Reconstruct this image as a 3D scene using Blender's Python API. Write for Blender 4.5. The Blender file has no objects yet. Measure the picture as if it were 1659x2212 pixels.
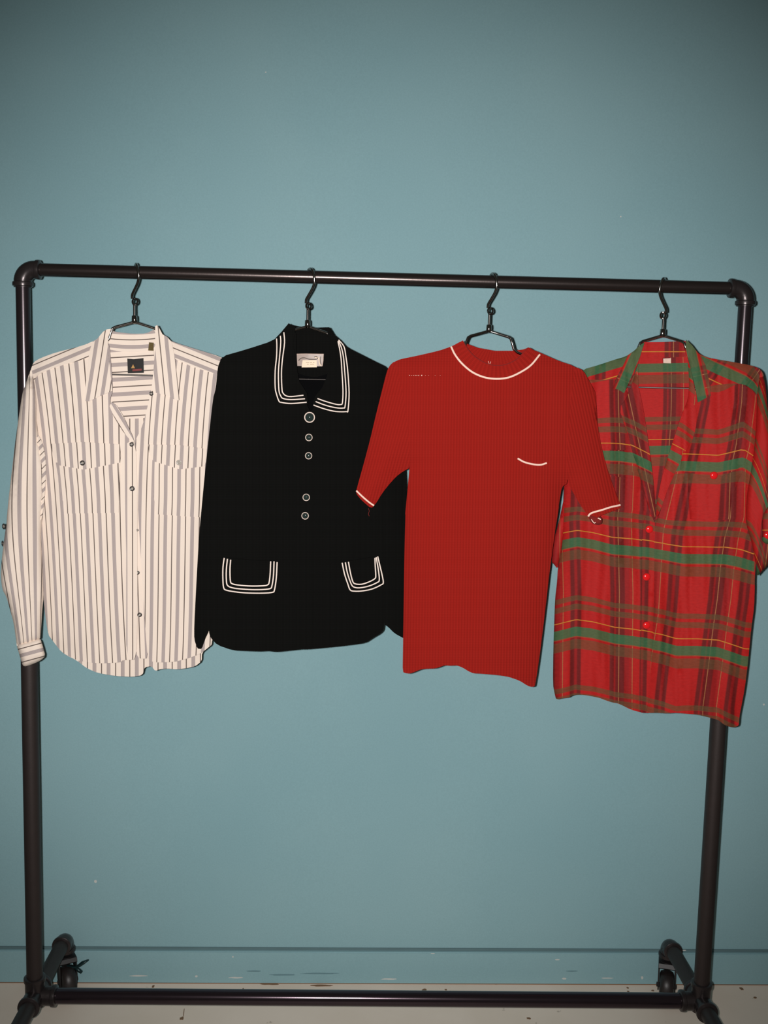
import bpy, bmesh, math
import numpy as np
from mathutils import Vector, Matrix, noise
from mathutils.geometry import delaunay_2d_cdt

# ------------------------------------------------------------------ camera, light, exposure
F_PX, IW, IH = 2242.0, 1659.0, 2212.0
BAR_Z = 1.800                      # height of the rack's top bar above the floor
BAR_GAP = 1.6541                   # top bar to bottom bar
RACK_W = 1.56
CAM = np.array([-0.0591, -2.2794, BAR_Z - 0.2330])
PITCH, YAW, ROLL = -0.1190, -0.0276, 0.0239
cy, sy, cp, sp = math.cos(YAW), math.sin(YAW), math.cos(PITCH), math.sin(PITCH)
FWD = np.array([-sy * cp, cy * cp, sp]); R0 = np.array([cy, sy, 0.0]); U0 = np.cross(R0, FWD)
RIGHT = math.cos(ROLL) * R0 + math.sin(ROLL) * U0
UP = -math.sin(ROLL) * R0 + math.cos(ROLL) * U0

scene = bpy.context.scene
col = scene.collection
cam = bpy.data.cameras.new('camera'); cam_o = bpy.data.objects.new('camera', cam); col.objects.link(cam_o)
m = Matrix.Identity(4)
for i in range(3):
    m[i][0] = RIGHT[i]; m[i][1] = UP[i]; m[i][2] = -FWD[i]; m[i][3] = CAM[i]
cam_o.matrix_world = m
cam.sensor_fit = 'VERTICAL'; cam.sensor_height = 24.0; cam.lens = 24.0 * F_PX / IH
cam.clip_start = 0.05; cam.clip_end = 50
scene.camera = cam_o

world = bpy.data.worlds.new('world'); scene.world = world; world.use_nodes = True
bg = world.node_tree.nodes['Background']
bg.inputs[0].default_value = (0.95, 0.86, 0.72, 1); bg.inputs[1].default_value = 0.045

# the camera's flash, a few centimetres beside the lens
fl = bpy.data.lights.new('camera_flash', 'SPOT'); fl.energy = 236; fl.color = (1.0, 0.97, 0.95)
fl.shadow_soft_size = 0.010; fl.spot_size = math.radians(77); fl.spot_blend = 0.88
fo = bpy.data.objects.new('camera_flash', fl); col.objects.link(fo)
fp = CAM - 0.036 * RIGHT + 0.006 * UP
fm = m.copy()
for i in range(3): fm[i][3] = fp[i]
fo.matrix_world = fm @ Matrix.Rotation(math.radians(-1.4), 4, 'X')

vs = scene.view_settings
vs.view_transform = 'Standard'; vs.look = 'None'; vs.gamma = 1.0; vs.use_curve_mapping = False
vs.exposure = 0.0

# ------------------------------------------------------------------ helpers
def ray(px, py):
    return FWD + (px - IW / 2) / F_PX * RIGHT - (py - IH / 2) / F_PX * UP
def at(px, py, y):
    """world point seen at a pixel on the upright plane at depth y"""
    d = ray(px, py); t = (y - CAM[1]) / d[1]
    return CAM + t * d
def lin(c):
    return tuple(((v / 255 / 12.92) if v / 255 <= 0.04045 else ((v / 255 + 0.055) / 1.055) ** 2.4) for v in c) + (1.0,)
def crop(ox, oy, s):
    return lambda *pts: [(ox + x / s, oy + y / s) for x, y in pts]
c1 = crop(0, 680, 3.318); c2 = crop(0, 1080, 3.318)
c3 = crop(400, 680, 3.318); c4 = crop(400, 1080, 3.318)
c5 = crop(740, 680, 2.676); c6 = crop(820, 1080, 3.072)
c7 = crop(1160, 700, 3.325); c8 = crop(1160, 1100, 3.325)

def tag(o, label=None, cat=None, group=None, kind=None):
    if label: o['label'] = label
    if cat: o['category'] = cat
    if group: o['group'] = group
    if kind: o['kind'] = kind
    return o
def empty(name, loc, label, cat, group=None, rz=0.0):
    o = bpy.data.objects.new(name, None); col.objects.link(o)
    o.location = loc; o.rotation_euler.z = rz; o.empty_display_size = 0.05
    return tag(o, label, cat, group)
def link(name, me, mat, parent=None, label=None, keep=True):
    """link a mesh; keep=True means its vertices are world coordinates"""
    if mat and not me.materials: me.materials.append(mat)
    o = bpy.data.objects.new(name, me); col.objects.link(o)
    if parent:
        o.parent = parent
        if keep:
            o.matrix_parent_inverse = world_of(parent).inverted()
    if label: o['label'] = label
    return o
def world_of(o):
    mm = Matrix.LocRotScale(o.location, o.rotation_euler, o.scale)
    if o.parent: mm = world_of(o.parent) @ o.matrix_parent_inverse @ mm
    return mm
def mesh_from_bm(bm, name='mesh', smooth=True):
    bmesh.ops.recalc_face_normals(bm, faces=bm.faces[:])
    me = bpy.data.meshes.new(name); bm.to_mesh(me); bm.free()
    if smooth:
        me.polygons.foreach_set('use_smooth', [True] * len(me.polygons))
    return me
def sharp(me, deg=40):
    """mark edges above an angle sharp so smooth shading keeps creases"""
    bm = bmesh.new(); bm.from_mesh(me)
    for e in bm.edges:
        e.smooth = not (len(e.link_faces) == 2 and e.calc_face_angle(0) > math.radians(deg))
    bm.to_mesh(me); bm.free(); return me

def catmull(pts, n=6):
    P = [np.array(p, float) for p in pts]
    if len(P) < 3: return P
    P = [2 * P[0] - P[1]] + P + [2 * P[-1] - P[-2]]
    out = []
    for i in range(1, len(P) - 2):
        for k in range(n):
            t = k / n
            a, b, c, d = P[i - 1:i + 3]
            out.append(0.5 * ((2 * b) + (-a + c) * t + (2 * a - 5 * b + 4 * c - d) * t * t + (-a + 3 * b - 3 * c + d) * t ** 3))
    out.append(P[-2])
    return out
def tube_bm(bm, pts, r, n=10, flat=None, caps=True, closed=False):
    """round tube along 3D points; r a number or list; flat=(axis, factor) squashes it along a world axis"""
    P = [Vector(p) for p in pts]
    rs = r if isinstance(r, (list, tuple)) else [r] * len(P)
    rings = []
    prev = None
    L = len(P)
    for i, p in enumerate(P):
        if closed: t = (P[(i + 1) % L] - P[i - 1]).normalized()
        else: t = (P[min(i + 1, L - 1)] - P[max(i - 1, 0)]).normalized()
        if prev is None:
            a = Vector((0, 1, 0)) if abs(t.y) < 0.9 else Vector((0, 0, 1))
            u = (a - t * a.dot(t)).normalized()
        else:
            u = (prev - t * prev.dot(t)).normalized()
        prev = u; w = t.cross(u)
        ring = []
        for k in range(n):
            a = 2 * math.pi * k / n
            off = (u * math.cos(a) + w * math.sin(a)) * rs[i]
            if flat: off[flat[0]] *= flat[1]
            ring.append(bm.verts.new(p + off))
        rings.append(ring)
    for i in range(L if closed else L - 1):
        A, B = rings[i], rings[(i + 1) % L]
        for k in range(n):
            bm.faces.new((A[k], A[(k + 1) % n], B[(k + 1) % n], B[k]))
    if caps and not closed:
        bm.faces.new(rings[0]); bm.faces.new(rings[-1][::-1])
def tube(name, pts, r, mat, parent=None, n=12, flat=None, closed=False, label=None, keep=True):
    bm = bmesh.new(); tube_bm(bm, pts, r, n, flat, True, closed)
    return link(name, sharp(mesh_from_bm(bm, name)), mat, parent, label, keep)
def lathe_bm(bm, prof, mat4, n=24):
    """prof: list of (radius, height) revolved about local z then placed with mat4"""
    rings = []
    for r, h in prof:
        if r < 1e-6: rings.append([bm.verts.new(mat4 @ Vector((0, 0, h)))])
        else: rings.append([bm.verts.new(mat4 @ Vector((r * math.cos(2 * math.pi * k / n), r * math.sin(2 * math.pi * k / n), h))) for k in range(n)])
    for A, B in zip(rings, rings[1:]):
        if len(A) == 1 and len(B) == 1: continue
        for k in range(n):
            if len(A) == 1: bm.faces.new((A[0], B[(k + 1) % n], B[k]))
            elif len(B) == 1: bm.faces.new((A[k], A[(k + 1) % n], B[0]))
            else: bm.faces.new((A[k], A[(k + 1) % n], B[(k + 1) % n], B[k]))
    if len(rings[0]) > 1: bm.faces.new(rings[0])
    if len(rings[-1]) > 1: bm.faces.new(rings[-1][::-1])
def axis_mat(p, d):
    q = Vector(d).to_track_quat('Z', 'Y')
    return Matrix.Translation(Vector(p)) @ q.to_matrix().to_4x4()

# ------------------------------------------------------------------ materials
def new_mat(name):
    mt = bpy.data.materials.new(name); mt.use_nodes = True
    nt = mt.node_tree; b = nt.nodes['Principled BSDF']
    return mt, nt, b
def N(nt, t, **kw):
    n = nt.nodes.new(t)
    for k, v in kw.items(): setattr(n, k, v)
    return n
def simple(name, c, rough=0.6, metal=0.0, spec=0.5, coat=0.0, var=0.0, vscale=30, bump=0.0, bscale=300, sheen=0.0):
    mt, nt, b = new_mat(name)
    b.inputs['Base Color'].default_value = lin(c); b.inputs['Roughness'].default_value = rough
    b.inputs['Metallic'].default_value = metal; b.inputs['Specular IOR Level'].default_value = spec
    b.inputs['Coat Weight'].default_value = coat; b.inputs['Sheen Weight'].default_value = sheen
    tc = N(nt, 'ShaderNodeTexCoord')
    nz = N(nt, 'ShaderNodeTexNoise'); nz.inputs['Scale'].default_value = vscale; nz.inputs['Detail'].default_value = 4
    nt.links.new(tc.outputs['Object'], nz.inputs['Vector'])
    hs = N(nt, 'ShaderNodeHueSaturation'); hs.inputs['Color'].default_value = lin(c)
    mr = N(nt, 'ShaderNodeMapRange'); mr.inputs[3].default_value = 1 - var; mr.inputs[4].default_value = 1 + var
    nt.links.new(nz.outputs[0], mr.inputs[0]); nt.links.new(mr.outputs[0], hs.inputs['Value'])
    nt.links.new(hs.outputs[0], b.inputs['Base Color'])
    if bump:
        n2 = N(nt, 'ShaderNodeTexNoise'); n2.inputs['Scale'].default_value = bscale; n2.inputs['Detail'].default_value = 3
        nt.links.new(tc.outputs['Object'], n2.inputs['Vector'])
        bp = N(nt, 'ShaderNodeBump'); bp.inputs['Strength'].default_value = bump; bp.inputs['Distance'].default_value = 0.001
        nt.links.new(n2.outputs[0], bp.inputs['Height']); nt.links.new(bp.outputs[0], b.inputs['Normal'])
    return mt
def ramp(nt, stops, interp='CONSTANT'):
    r = N(nt, 'ShaderNodeValToRGB'); cr = r.color_ramp; cr.interpolation = interp
    cr.elements[0].position = stops[0][0]; cr.elements[0].color = stops[0][1]
    cr.elements[1].position = stops[1][0]; cr.elements[1].color = stops[1][1]
    for p, c in stops[2:]:
        e = cr.elements.new(p); e.color = c
    return r
def soft(stops, w=0.010):
    """constant bands with slightly soft edges, for a linear ramp"""
    out = [stops[0]]
    for i in range(1, len(stops)):
        p, c = stops[i]; pp = stops[i - 1][0]; pn = stops[i + 1][0] if i + 1 < len(stops) else 1.0
        h = min(w, (p - pp) * .3, (pn - p) * .3)
        out += [(p - h, stops[i - 1][1]), (p + h, c)]
    return out
def uv_xy(nt):
    uv = N(nt, 'ShaderNodeUVMap'); uv.uv_map = 'fabric'
    s = N(nt, 'ShaderNodeSeparateXYZ'); nt.links.new(uv.outputs[0], s.inputs[0])
    return uv, s
def fract(nt, sock, add=0.0):
    a = N(nt, 'ShaderNodeMath', operation='ADD'); a.inputs[1].default_value = 100.0 + add
    nt.links.new(sock, a.inputs[0])
    f = N(nt, 'ShaderNodeMath', operation='FRACT'); nt.links.new(a.outputs[0], f.inputs[0])
    return f.outputs[0]
def weave_bump(nt, b, uv, sx, sy, strength):
    mp = N(nt, 'ShaderNodeMapping'); mp.inputs['Scale'].default_value = (sx, sy, 1)
    nt.links.new(uv.outputs[0], mp.inputs[0])
    nz = N(nt, 'ShaderNodeTexNoise'); nz.inputs['Scale'].default_value = 1.0; nz.inputs['Detail'].default_value = 3
    nt.links.new(mp.outputs[0], nz.inputs['Vector'])
    bp = N(nt, 'ShaderNodeBump'); bp.inputs['Strength'].default_value = strength; bp.inputs['Distance'].default_value = 0.0015
    nt.links.new(nz.outputs[0], bp.inputs['Height']); nt.links.new(bp.outputs[0], b.inputs['Normal'])

CREAM, GREY, LINE = (231, 215, 201), (176, 164, 160), (104, 92, 86)
def stripe_mat():
    mt, nt, b = new_mat('striped_cotton'); b.inputs['Roughness'].default_value = 0.85; b.inputs['Specular IOR Level'].default_value = 0.2
    uv, s = uv_xy(nt); f = fract(nt, s.outputs[0])
    g2 = (158, 146, 144)
    st = [(0, lin(LINE)), (0.038, lin(CREAM)), (0.36, lin(GREY))]
    for k in range(5):
        st += [(0.37 + k * 0.055, lin(g2)), (0.40 + k * 0.055, lin((184, 170, 164)))]
    st += [(0.63, lin(CREAM)), (0.962, lin(LINE))]
    r = ramp(nt, st); nt.links.new(f, r.inputs[0]); nt.links.new(r.outputs[0], b.inputs['Base Color'])
    weave_bump(nt, b, uv, 3, 3, 0.25)
    return mt
RED, DKRED, GREEN, OLIVE, YEL = (169, 27, 25), (103, 25, 24), (42, 98, 64), (84, 70, 44), (190, 138, 48)
def plaid_mat():
    mt, nt, b = new_mat('red_green_plaid'); b.inputs['Roughness'].default_value = 0.7; b.inputs['Specular IOR Level'].default_value = 0.18
    uv, s = uv_xy(nt)
    fu = fract(nt, s.outputs[0]); fv = fract(nt, s.outputs[1])
    R_, D_, P_, M_ = lin(RED), lin(DKRED), lin((158, 104, 66)), lin((142, 26, 26))
    wr = ramp(nt, soft([(0, P_), (0.005, D_), (0.08, M_), (0.15, lin((154, 27, 26))), (0.19, P_), (0.199, R_), (0.30, D_), (0.36, M_), (0.40, D_), (0.455, R_), (0.87, D_), (0.93, M_), (0.955, D_), (0.995, P_)]), 'LINEAR')
    nt.links.new(fu, wr.inputs[0])
    G_, O_, Y_ = lin(GREEN), lin(OLIVE), lin(YEL)
    T_ = lin((150, 70, 40))
    we = ramp(nt, soft([(0, G_), (0.054, T_), (0.064, R_), (0.085, O_), (0.195, R_), (0.595, O_), (0.655, R_), (0.69, O_), (0.755, R_), (0.866, Y_), (0.876, R_), (0.946, G_)], .003), 'LINEAR')
    nt.links.new(fv, we.inputs[0])
    def g(v): return (v, v, v, 1)
    ws = ramp(nt, [(0, g(.86)), (0.054, g(.7)), (0.064, g(.1)), (0.085, g(.62)), (0.195, g(0)), (0.595, g(.66)), (0.655, g(.05)), (0.69, g(.66)), (0.755, g(0)), (0.866, g(.92)), (0.876, g(0)), (0.946, g(.86))])
    nt.links.new(fv, ws.inputs[0])
    mx = N(nt, 'ShaderNodeMixRGB'); nt.links.new(ws.outputs[0], mx.inputs[0]); nt.links.new(wr.outputs[0], mx.inputs[1]); nt.links.new(we.outputs[0], mx.inputs[2])
    # slubby yarn variation
    mp = N(nt, 'ShaderNodeMapping'); mp.inputs['Scale'].default_value = (14, 60, 1); nt.links.new(uv.outputs[0], mp.inputs[0])
    nz = N(nt, 'ShaderNodeTexNoise'); nz.inputs['Scale'].default_value = 1; nz.inputs['Detail'].default_value = 3; nt.links.new(mp.outputs[0], nz.inputs['Vector'])
    mr = N(nt, 'ShaderNodeMapRange'); mr.inputs[3].default_value = 0.78; mr.inputs[4].default_value = 1.2; nt.links.new(nz.outputs[0], mr.inputs[0])
    hs = N(nt, 'ShaderNodeHueSaturation'); nt.links.new(mx.outputs[0], hs.inputs['Color']); nt.links.new(mr.outputs[0], hs.inputs['Value'])
    nt.links.new(hs.outputs[0], b.inputs['Base Color'])
    weave_bump(nt, b, uv, 20, 20, 0.3)
    return mt
def knit_mat(name, c, period=6.2, depth=0.35, dark=0.88, spec=0.10):
    """vertical knit ribs running along fabric v; u is in pixels of width (about a millimetre)"""
    mt, nt, b = new_mat(name); b.inputs['Roughness'].default_value = 0.95; b.inputs['Specular IOR Level'].default_value = spec
    uv, s = uv_xy(nt)
    mu = N(nt, 'ShaderNodeMath', operation='MULTIPLY'); mu.inputs[1].default_value = 2 * math.pi / period
    nt.links.new(s.outputs[0], mu.inputs[0])
    sn = N(nt, 'ShaderNodeMath', operation='SINE'); nt.links.new(mu.outputs[0], sn.inputs[0])
    mv = N(nt, 'ShaderNodeMath', operation='MULTIPLY'); mv.inputs[1].default_value = 2 * math.pi / 3.6; nt.links.new(s.outputs[1], mv.inputs[0])
    s2 = N(nt, 'ShaderNodeMath', operation='SINE'); nt.links.new(mv.outputs[0], s2.inputs[0])
    ad = N(nt, 'ShaderNodeMath', operation='MULTIPLY_ADD'); ad.inputs[1].default_value = 0.5
    nt.links.new(s2.outputs[0], ad.inputs[0]); nt.links.new(sn.outputs[0], ad.inputs[2])
    bp = N(nt, 'ShaderNodeBump'); bp.inputs['Strength'].default_value = depth; bp.inputs['Distance'].default_value = 0.0012
    nt.links.new(ad.outputs[0], bp.inputs['Height']); nt.links.new(bp.outputs[0], b.inputs['Normal'])
    mr = N(nt, 'ShaderNodeMapRange'); mr.inputs[1].default_value = -1.5; mr.inputs[2].default_value = 1.5; mr.inputs[3].default_value = dark; mr.inputs[4].default_value = 1.08
    nt.links.new(ad.outputs[0], mr.inputs[0])
    hs = N(nt, 'ShaderNodeHueSaturation'); hs.inputs['Color'].default_value = lin(c); nt.links.new(mr.outputs[0], hs.inputs['Value'])
    nt.links.new(hs.outputs[0], b.inputs['Base Color'])
    return mt
def wall_mat():
    mt, nt, b = new_mat('teal_wall_paint'); b.inputs['Roughness'].default_value = 0.75; b.inputs['Specular IOR Level'].default_value = 0.25
    tc = N(nt, 'ShaderNodeTexCoord')
    nz = N(nt, 'ShaderNodeTexNoise'); nz.inputs['Scale'].default_value = 2.2; nz.inputs['Detail'].default_value = 6
    nt.links.new(tc.outputs['Object'], nz.inputs['Vector'])
    r = ramp(nt, [(0.3, lin(WALL_A)), (0.7, lin(WALL_B))], 'LINEAR'); nt.links.new(nz.outputs[0], r.inputs[0])
    n3 = N(nt, 'ShaderNodeTexNoise'); n3.inputs['Scale'].default_value = 260; n3.inputs['Detail'].default_value = 2
    nt.links.new(tc.outputs['Object'], n3.inputs['Vector'])
    mr = N(nt, 'ShaderNodeMapRange'); mr.inputs[3].default_value = 0.93; mr.inputs[4].default_value = 1.07; nt.links.new(n3.outputs[0], mr.inputs[0])
    hs = N(nt, 'ShaderNodeHueSaturation'); nt.links.new(r.outputs[0], hs.inputs['Color']); nt.links.new(mr.outputs[0], hs.inputs['Value'])
    nt.links.new(hs.outputs[0], b.inputs['Base Color'])
    bp = N(nt, 'ShaderNodeBump'); bp.inputs['Strength'].default_value = 0.12; bp.inputs['Distance'].default_value = 0.001
    nt.links.new(n3.outputs[0], bp.inputs['Height']); nt.links.new(bp.outputs[0], b.inputs['Normal'])
    return mt
WALL_A, WALL_B = (131, 168, 175), (138, 173, 179)
def floor_mat():
    mt, nt, b = new_mat('painted_floor'); b.inputs['Roughness'].default_value = 0.55
    tc = N(nt, 'ShaderNodeTexCoord')
    nz = N(nt, 'ShaderNodeTexNoise'); nz.inputs['Scale'].default_value = 5; nz.inputs['Detail'].default_value = 8
    nt.links.new(tc.outputs['Object'], nz.inputs['Vector'])
    r = ramp(nt, [(0.3, lin((234, 214, 196))), (0.7, lin((243, 224, 208)))], 'LINEAR'); nt.links.new(nz.outputs[0], r.inputs[0])
    vo = N(nt, 'ShaderNodeTexNoise'); vo.inputs['Scale'].default_value = 34; vo.inputs['Detail'].default_value = 5
    nt.links.new(tc.outputs['Object'], vo.inputs['Vector'])
    r2 = ramp(nt, [(0, (0, 0, 0, 1)), (0.70, (0, 0, 0, 1)), (0.76, (0.55, 0.55, 0.55, 1))], 'LINEAR'); nt.links.new(vo.outputs[0], r2.inputs[0])
    mx = N(nt, 'ShaderNodeMixRGB'); mx.inputs[2].default_value = lin((130, 105, 85))
    nt.links.new(r2.outputs[0], mx.inputs[0]); nt.links.new(r.outputs[0], mx.inputs[1]); nt.links.new(mx.outputs[0], b.inputs['Base Color'])
    bp = N(nt, 'ShaderNodeBump'); bp.inputs['Strength'].default_value = 0.2; bp.inputs['Distance'].default_value = 0.002
    nt.links.new(nz.outputs[0], bp.inputs['Height']); nt.links.new(bp.outputs[0], b.inputs['Normal'])
    return mt

M = dict(
    stripe=stripe_mat(), plaid=plaid_mat(),
    knit=knit_mat('rust_red_rib_knit', (147, 29, 22)),
    black=knit_mat('black_wool', (17, 17, 16), period=2.6, depth=0.3, dark=0.7, spec=0.04),
    black_lining=simple('black_lining', (9, 9, 10), 0.9, spec=0.03, bump=0.2),
    trim=simple('ivory_cord', (236, 220, 208), 0.8, bump=0.4, bscale=900),
    trim_pink=simple('cream_yarn_tipping', (240, 205, 188), 0.85, bump=0.5, bscale=700),
    wall=wall_mat(), floor=floor_mat(),
    groove_shade=simple('caulk_shadow_line', (92, 118, 122), 0.9, var=0.15, vscale=12),
    pipe=simple('gunmetal_pipe', (70, 62, 60), 0.26, 0.8, var=0.06, vscale=60, bump=0.06, bscale=200),
    pipe_gloss=simple('polished_gunmetal_pipe', (60, 53, 56), 0.25, 0.7, var=0.05, vscale=40, bump=0.02),
    pipe_bright=simple('buffed_gunmetal_pipe', (70, 60, 66), 0.16, 0.85, var=0.05, vscale=40, bump=0.02),
    pipe_matte=simple('dull_black_steel_pipe', (56, 48, 46), 0.52, 0.5, var=0.10, vscale=50, bump=0.15, bscale=300),
    fitting=simple('cast_iron_fitting', (58, 52, 52), 0.30, 0.6, var=0.08, bump=0.25, bscale=120),
    chrome=simple('chrome_wire', (158, 154, 150), 0.13, 1.0),
    chrome_darkened=simple('darkened_chrome_rod', (84, 80, 78), 0.42, 0.9),  # chrome trouser bar, the dark room's reflection put into its base colour
    rubber=simple('caster_rubber', (34, 28, 27), 0.45, bump=0.1),
    plastic=simple('dark_caster_plastic', (24, 21, 22), 0.5),
    lever=simple('dark_teal_brake_lever', (28, 52, 54), 0.3, 0.4),
    button_dark=simple('smoky_shell_button', (58, 54, 52), 0.2, coat=0.5, var=0.2, vscale=400),
    button_mid=simple('button_centre', (168, 160, 150), 0.3),
    button_pale=simple('pale_button', (176, 168, 158), 0.25, coat=0.5),
    button_ring=simple('ivory_button_rim', (226, 206, 192), 0.35),
    button_dome=simple('dark_glass_dome', (36, 48, 46), 0.06, coat=1.0),
    button_red=simple('red_gloss_button', (222, 26, 30), 0.15, coat=0.8),
    tag_black=simple('black_woven_label', (30, 29, 28), 0.8, bump=0.3),
    tag_gold=simple('olive_gold_woven_tag', (88, 72, 34), 0.8, var=0.35, vscale=300),
    gold=simple('gold_thread', (178, 132, 66), 0.6), red_thread=simple('dull_red_thread', (120, 44, 42), 0.7, var=0.4, vscale=500),
    tag_silver=simple('silver_grey_satin_label', (166, 148, 138), 0.45, var=0.3, vscale=90),
    tag_cream=simple('cream_cotton_tag', (244, 220, 192), 0.7), tag_white=simple('off_white_tag', (214, 186, 170), 0.7, var=0.15, vscale=300),
    ink=simple('faint_grey_ink', (170, 146, 128), 0.8), shade_thread=simple('grey_pattern_thread', (98, 86, 78), 0.7),
    white_scuff=simple('bare_white_scuff', (196, 200, 196), 0.8), dark_scuff=simple('dark_scuff', (100, 134, 141), 0.8),
    dirt=simple('brown_dirt', (128, 98, 72), 0.9), thread=simple('loose_red_thread', (120, 30, 24), 0.9),
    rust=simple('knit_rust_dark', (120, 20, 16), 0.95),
)

# ------------------------------------------------------------------ room
def wall_y(x): return 0.311 + 0.009 * x
def box_bm(bm, x0, x1, y0, y1, z0, z1):
    r = bmesh.ops.create_cube(bm, size=1.0)
    for v in r['verts']:
        v.co = Vector((x0 + (v.co.x + .5) * (x1 - x0), y0 + (v.co.y + .5) * (y1 - y0), z0 + (v.co.z + .5) * (z1 - z0)))
    return r['verts']
def slanted_box(name, y_front, y_back, z0, z1, mat, x0=-3.0, x1=3.0, bevel=0.0):
    bm = bmesh.new()
    vsx = box_bm(bm, x0, x1, 0, 1, z0, z1)
    for v in vsx: v.co.y = wall_y(v.co.x) + (y_front if v.co.y < .5 else y_back)
    if bevel: bmesh.ops.bevel(bm, geom=[e for e in bm.edges if abs(e.verts[0].co.z - z1) < 1e-5 and abs(e.verts[1].co.z - z1) < 1e-5], offset=bevel, segments=3, affect='EDGES')
    return link(name, mesh_from_bm(bm, name, False), mat)
w = slanted_box('wall_back', 0.0, 0.15, -0.0, 3.1, M['wall']); tag(w, kind='structure')
# baseboard stands 3 mm proud of the wall, a dark-coloured strip on top paints in the shadow gap and caulk
fl_ = bmesh.new(); box_bm(fl_, -3.0, 3.0, -2.9, 0.5, -0.1, 0.0)
f = link('floor', mesh_from_bm(fl_, 'floor', False), M['floor']); tag(f, kind='structure')
BB_TOP = float(at(800, 2050, wall_y(0))[2])
bb = slanted_box('baseboard_back', -0.012, 0.0, 0.002, BB_TOP - 0.0025, M['wall'], bevel=0.002); tag(bb, kind='structure')
tr = slanted_box('trim_caulk_shadow', -0.003, 0.0, BB_TOP - 0.0025, BB_TOP + 0.004, M['groove_shade']); tag(tr, kind='structure')
tr2 = slanted_box('trim_2', -0.0125, 0.0, 0.0, 0.002, M['dirt']); tag(tr2, kind='structure')

def blob(name, px, py, w_, h_, mat, parent, y_off, seed=0, rough=0.35):
    """small irregular thin mark lying on the wall or baseboard (sizes in px)"""
    bm = bmesh.new(); n = 18; fr, bk = [], []
    for k in range(n):
        a = 2 * math.pi * k / n
        rr = 1 + rough * noise.noise(Vector((math.cos(a) * 1.7 + seed * 3.1, math.sin(a) * 1.7, seed)))
        x, y = px + math.cos(a) * w_ / 2 * rr, py + math.sin(a) * h_ / 2 * rr
        p0 = at(px, py, wall_y(0)); yy = wall_y(p0[0]) + y_off
        p = at(x, y, yy)
        fr.append(bm.verts.new(p)); bk.append(bm.verts.new(p + np.array([0, 0.0006, 0])))
    bm.faces.new(fr)
    bm.faces.new(bk[::-1])
    for k in range(n): bm.faces.new((fr[k], bk[k], bk[(k + 1) % n], fr[(k + 1) % n]))
    return link(name, mesh_from_bm(bm, name, False), mat, parent)
for i, (px, py, a, b) in enumerate([(511, 2112, 34, 3), (424, 2109, 6, 4), (841, 2115, 34, 3), (503, 2067, 4, 3), (1204, 2073, 10, 3), (1219, 2114, 9, 4), (1312, 2113, 26, 2.5), (1387, 2112, 5, 6), (300, 2108, 40, 3), (1478, 2053, 9, 2), (935, 2060, 10, 2)]):
    blob('paint_scuff', px, py, a, b, M['white_scuff'], bb, -0.0128, i)
for i, (px, py, a, b) in enumerate([(690, 2103, 80, 2.6), (610, 2106, 56, 2.6), (548, 2098, 30, 2.5), (1236, 2098, 24, 2)]):
    blob('dark_scuff', px, py, a, b, M['dark_scuff'], bb, -0.0126, i + 20)
for i, (px, py, a, b) in enumerate([(206, 1904, 6, 7), (1341, 468, 3, 3), (1650, 1522, 4, 4), (574, 156, 3, 3)]):
    blob('white_paint_chip', px, py, a, b, M['white_scuff'], w, -0.0007, i + 40)
def floor_mark(px, py, w_, h_, seed, rz=0):
    d = ray(px, py); t = -CAM[2] / d[2]; c = CAM + t * d
    bm = bmesh.new(); n = 16; vsx = []; vb = []
    for k in range(n):
        a = 2 * math.pi * k / n; rr = 1 + 0.5 * noise.noise(Vector((math.cos(a) * 2 + seed, math.sin(a) * 2, seed * 1.3)))
        x, y = w_ * math.cos(a) * rr, h_ * math.sin(a) * rr
        x, y = x * math.cos(rz) - y * math.sin(rz), x * math.sin(rz) + y * math.cos(rz)
        vsx.append(bm.verts.new((c[0] + x, c[1] + y, 0.0006))); vb.append(bm.verts.new((c[0] + x, c[1] + y, -0.0002)))
    bm.faces.new(vsx); bm.faces.new(vb[::-1])
    for k in range(n): bm.faces.new((vsx[k], vsx[(k + 1) % n], vb[(k + 1) % n], vb[k]))
    link('floor_mark', mesh_from_bm(bm, 'floor_mark', False), M['dirt'], f)
for i, q in enumerate([(695, 2129, .03, .004, 0), (580, 2126, .025, .003, 0), (393, 2200, .005, .006, 0), (397, 2188, .001, .018, .1), (331, 2131, .003, .006, 0), (525, 2137, .003, .004, 0), (917, 2139, .007, .006, .6), (963, 2138, .003, .003, 0), (1142, 2200, .005, .004, 0), (1356, 2134, .003, .004, 0), (1410, 2140, .004, .003, 0), (1101, 2146, .003, .003, 0), (1357, 2142, .003, .003, 0), (1602, 2136, .005, .006, 0), (1631, 2155, .004, .004, 0)]):
    floor_mark(*q[:4], i, q[4])

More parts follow.
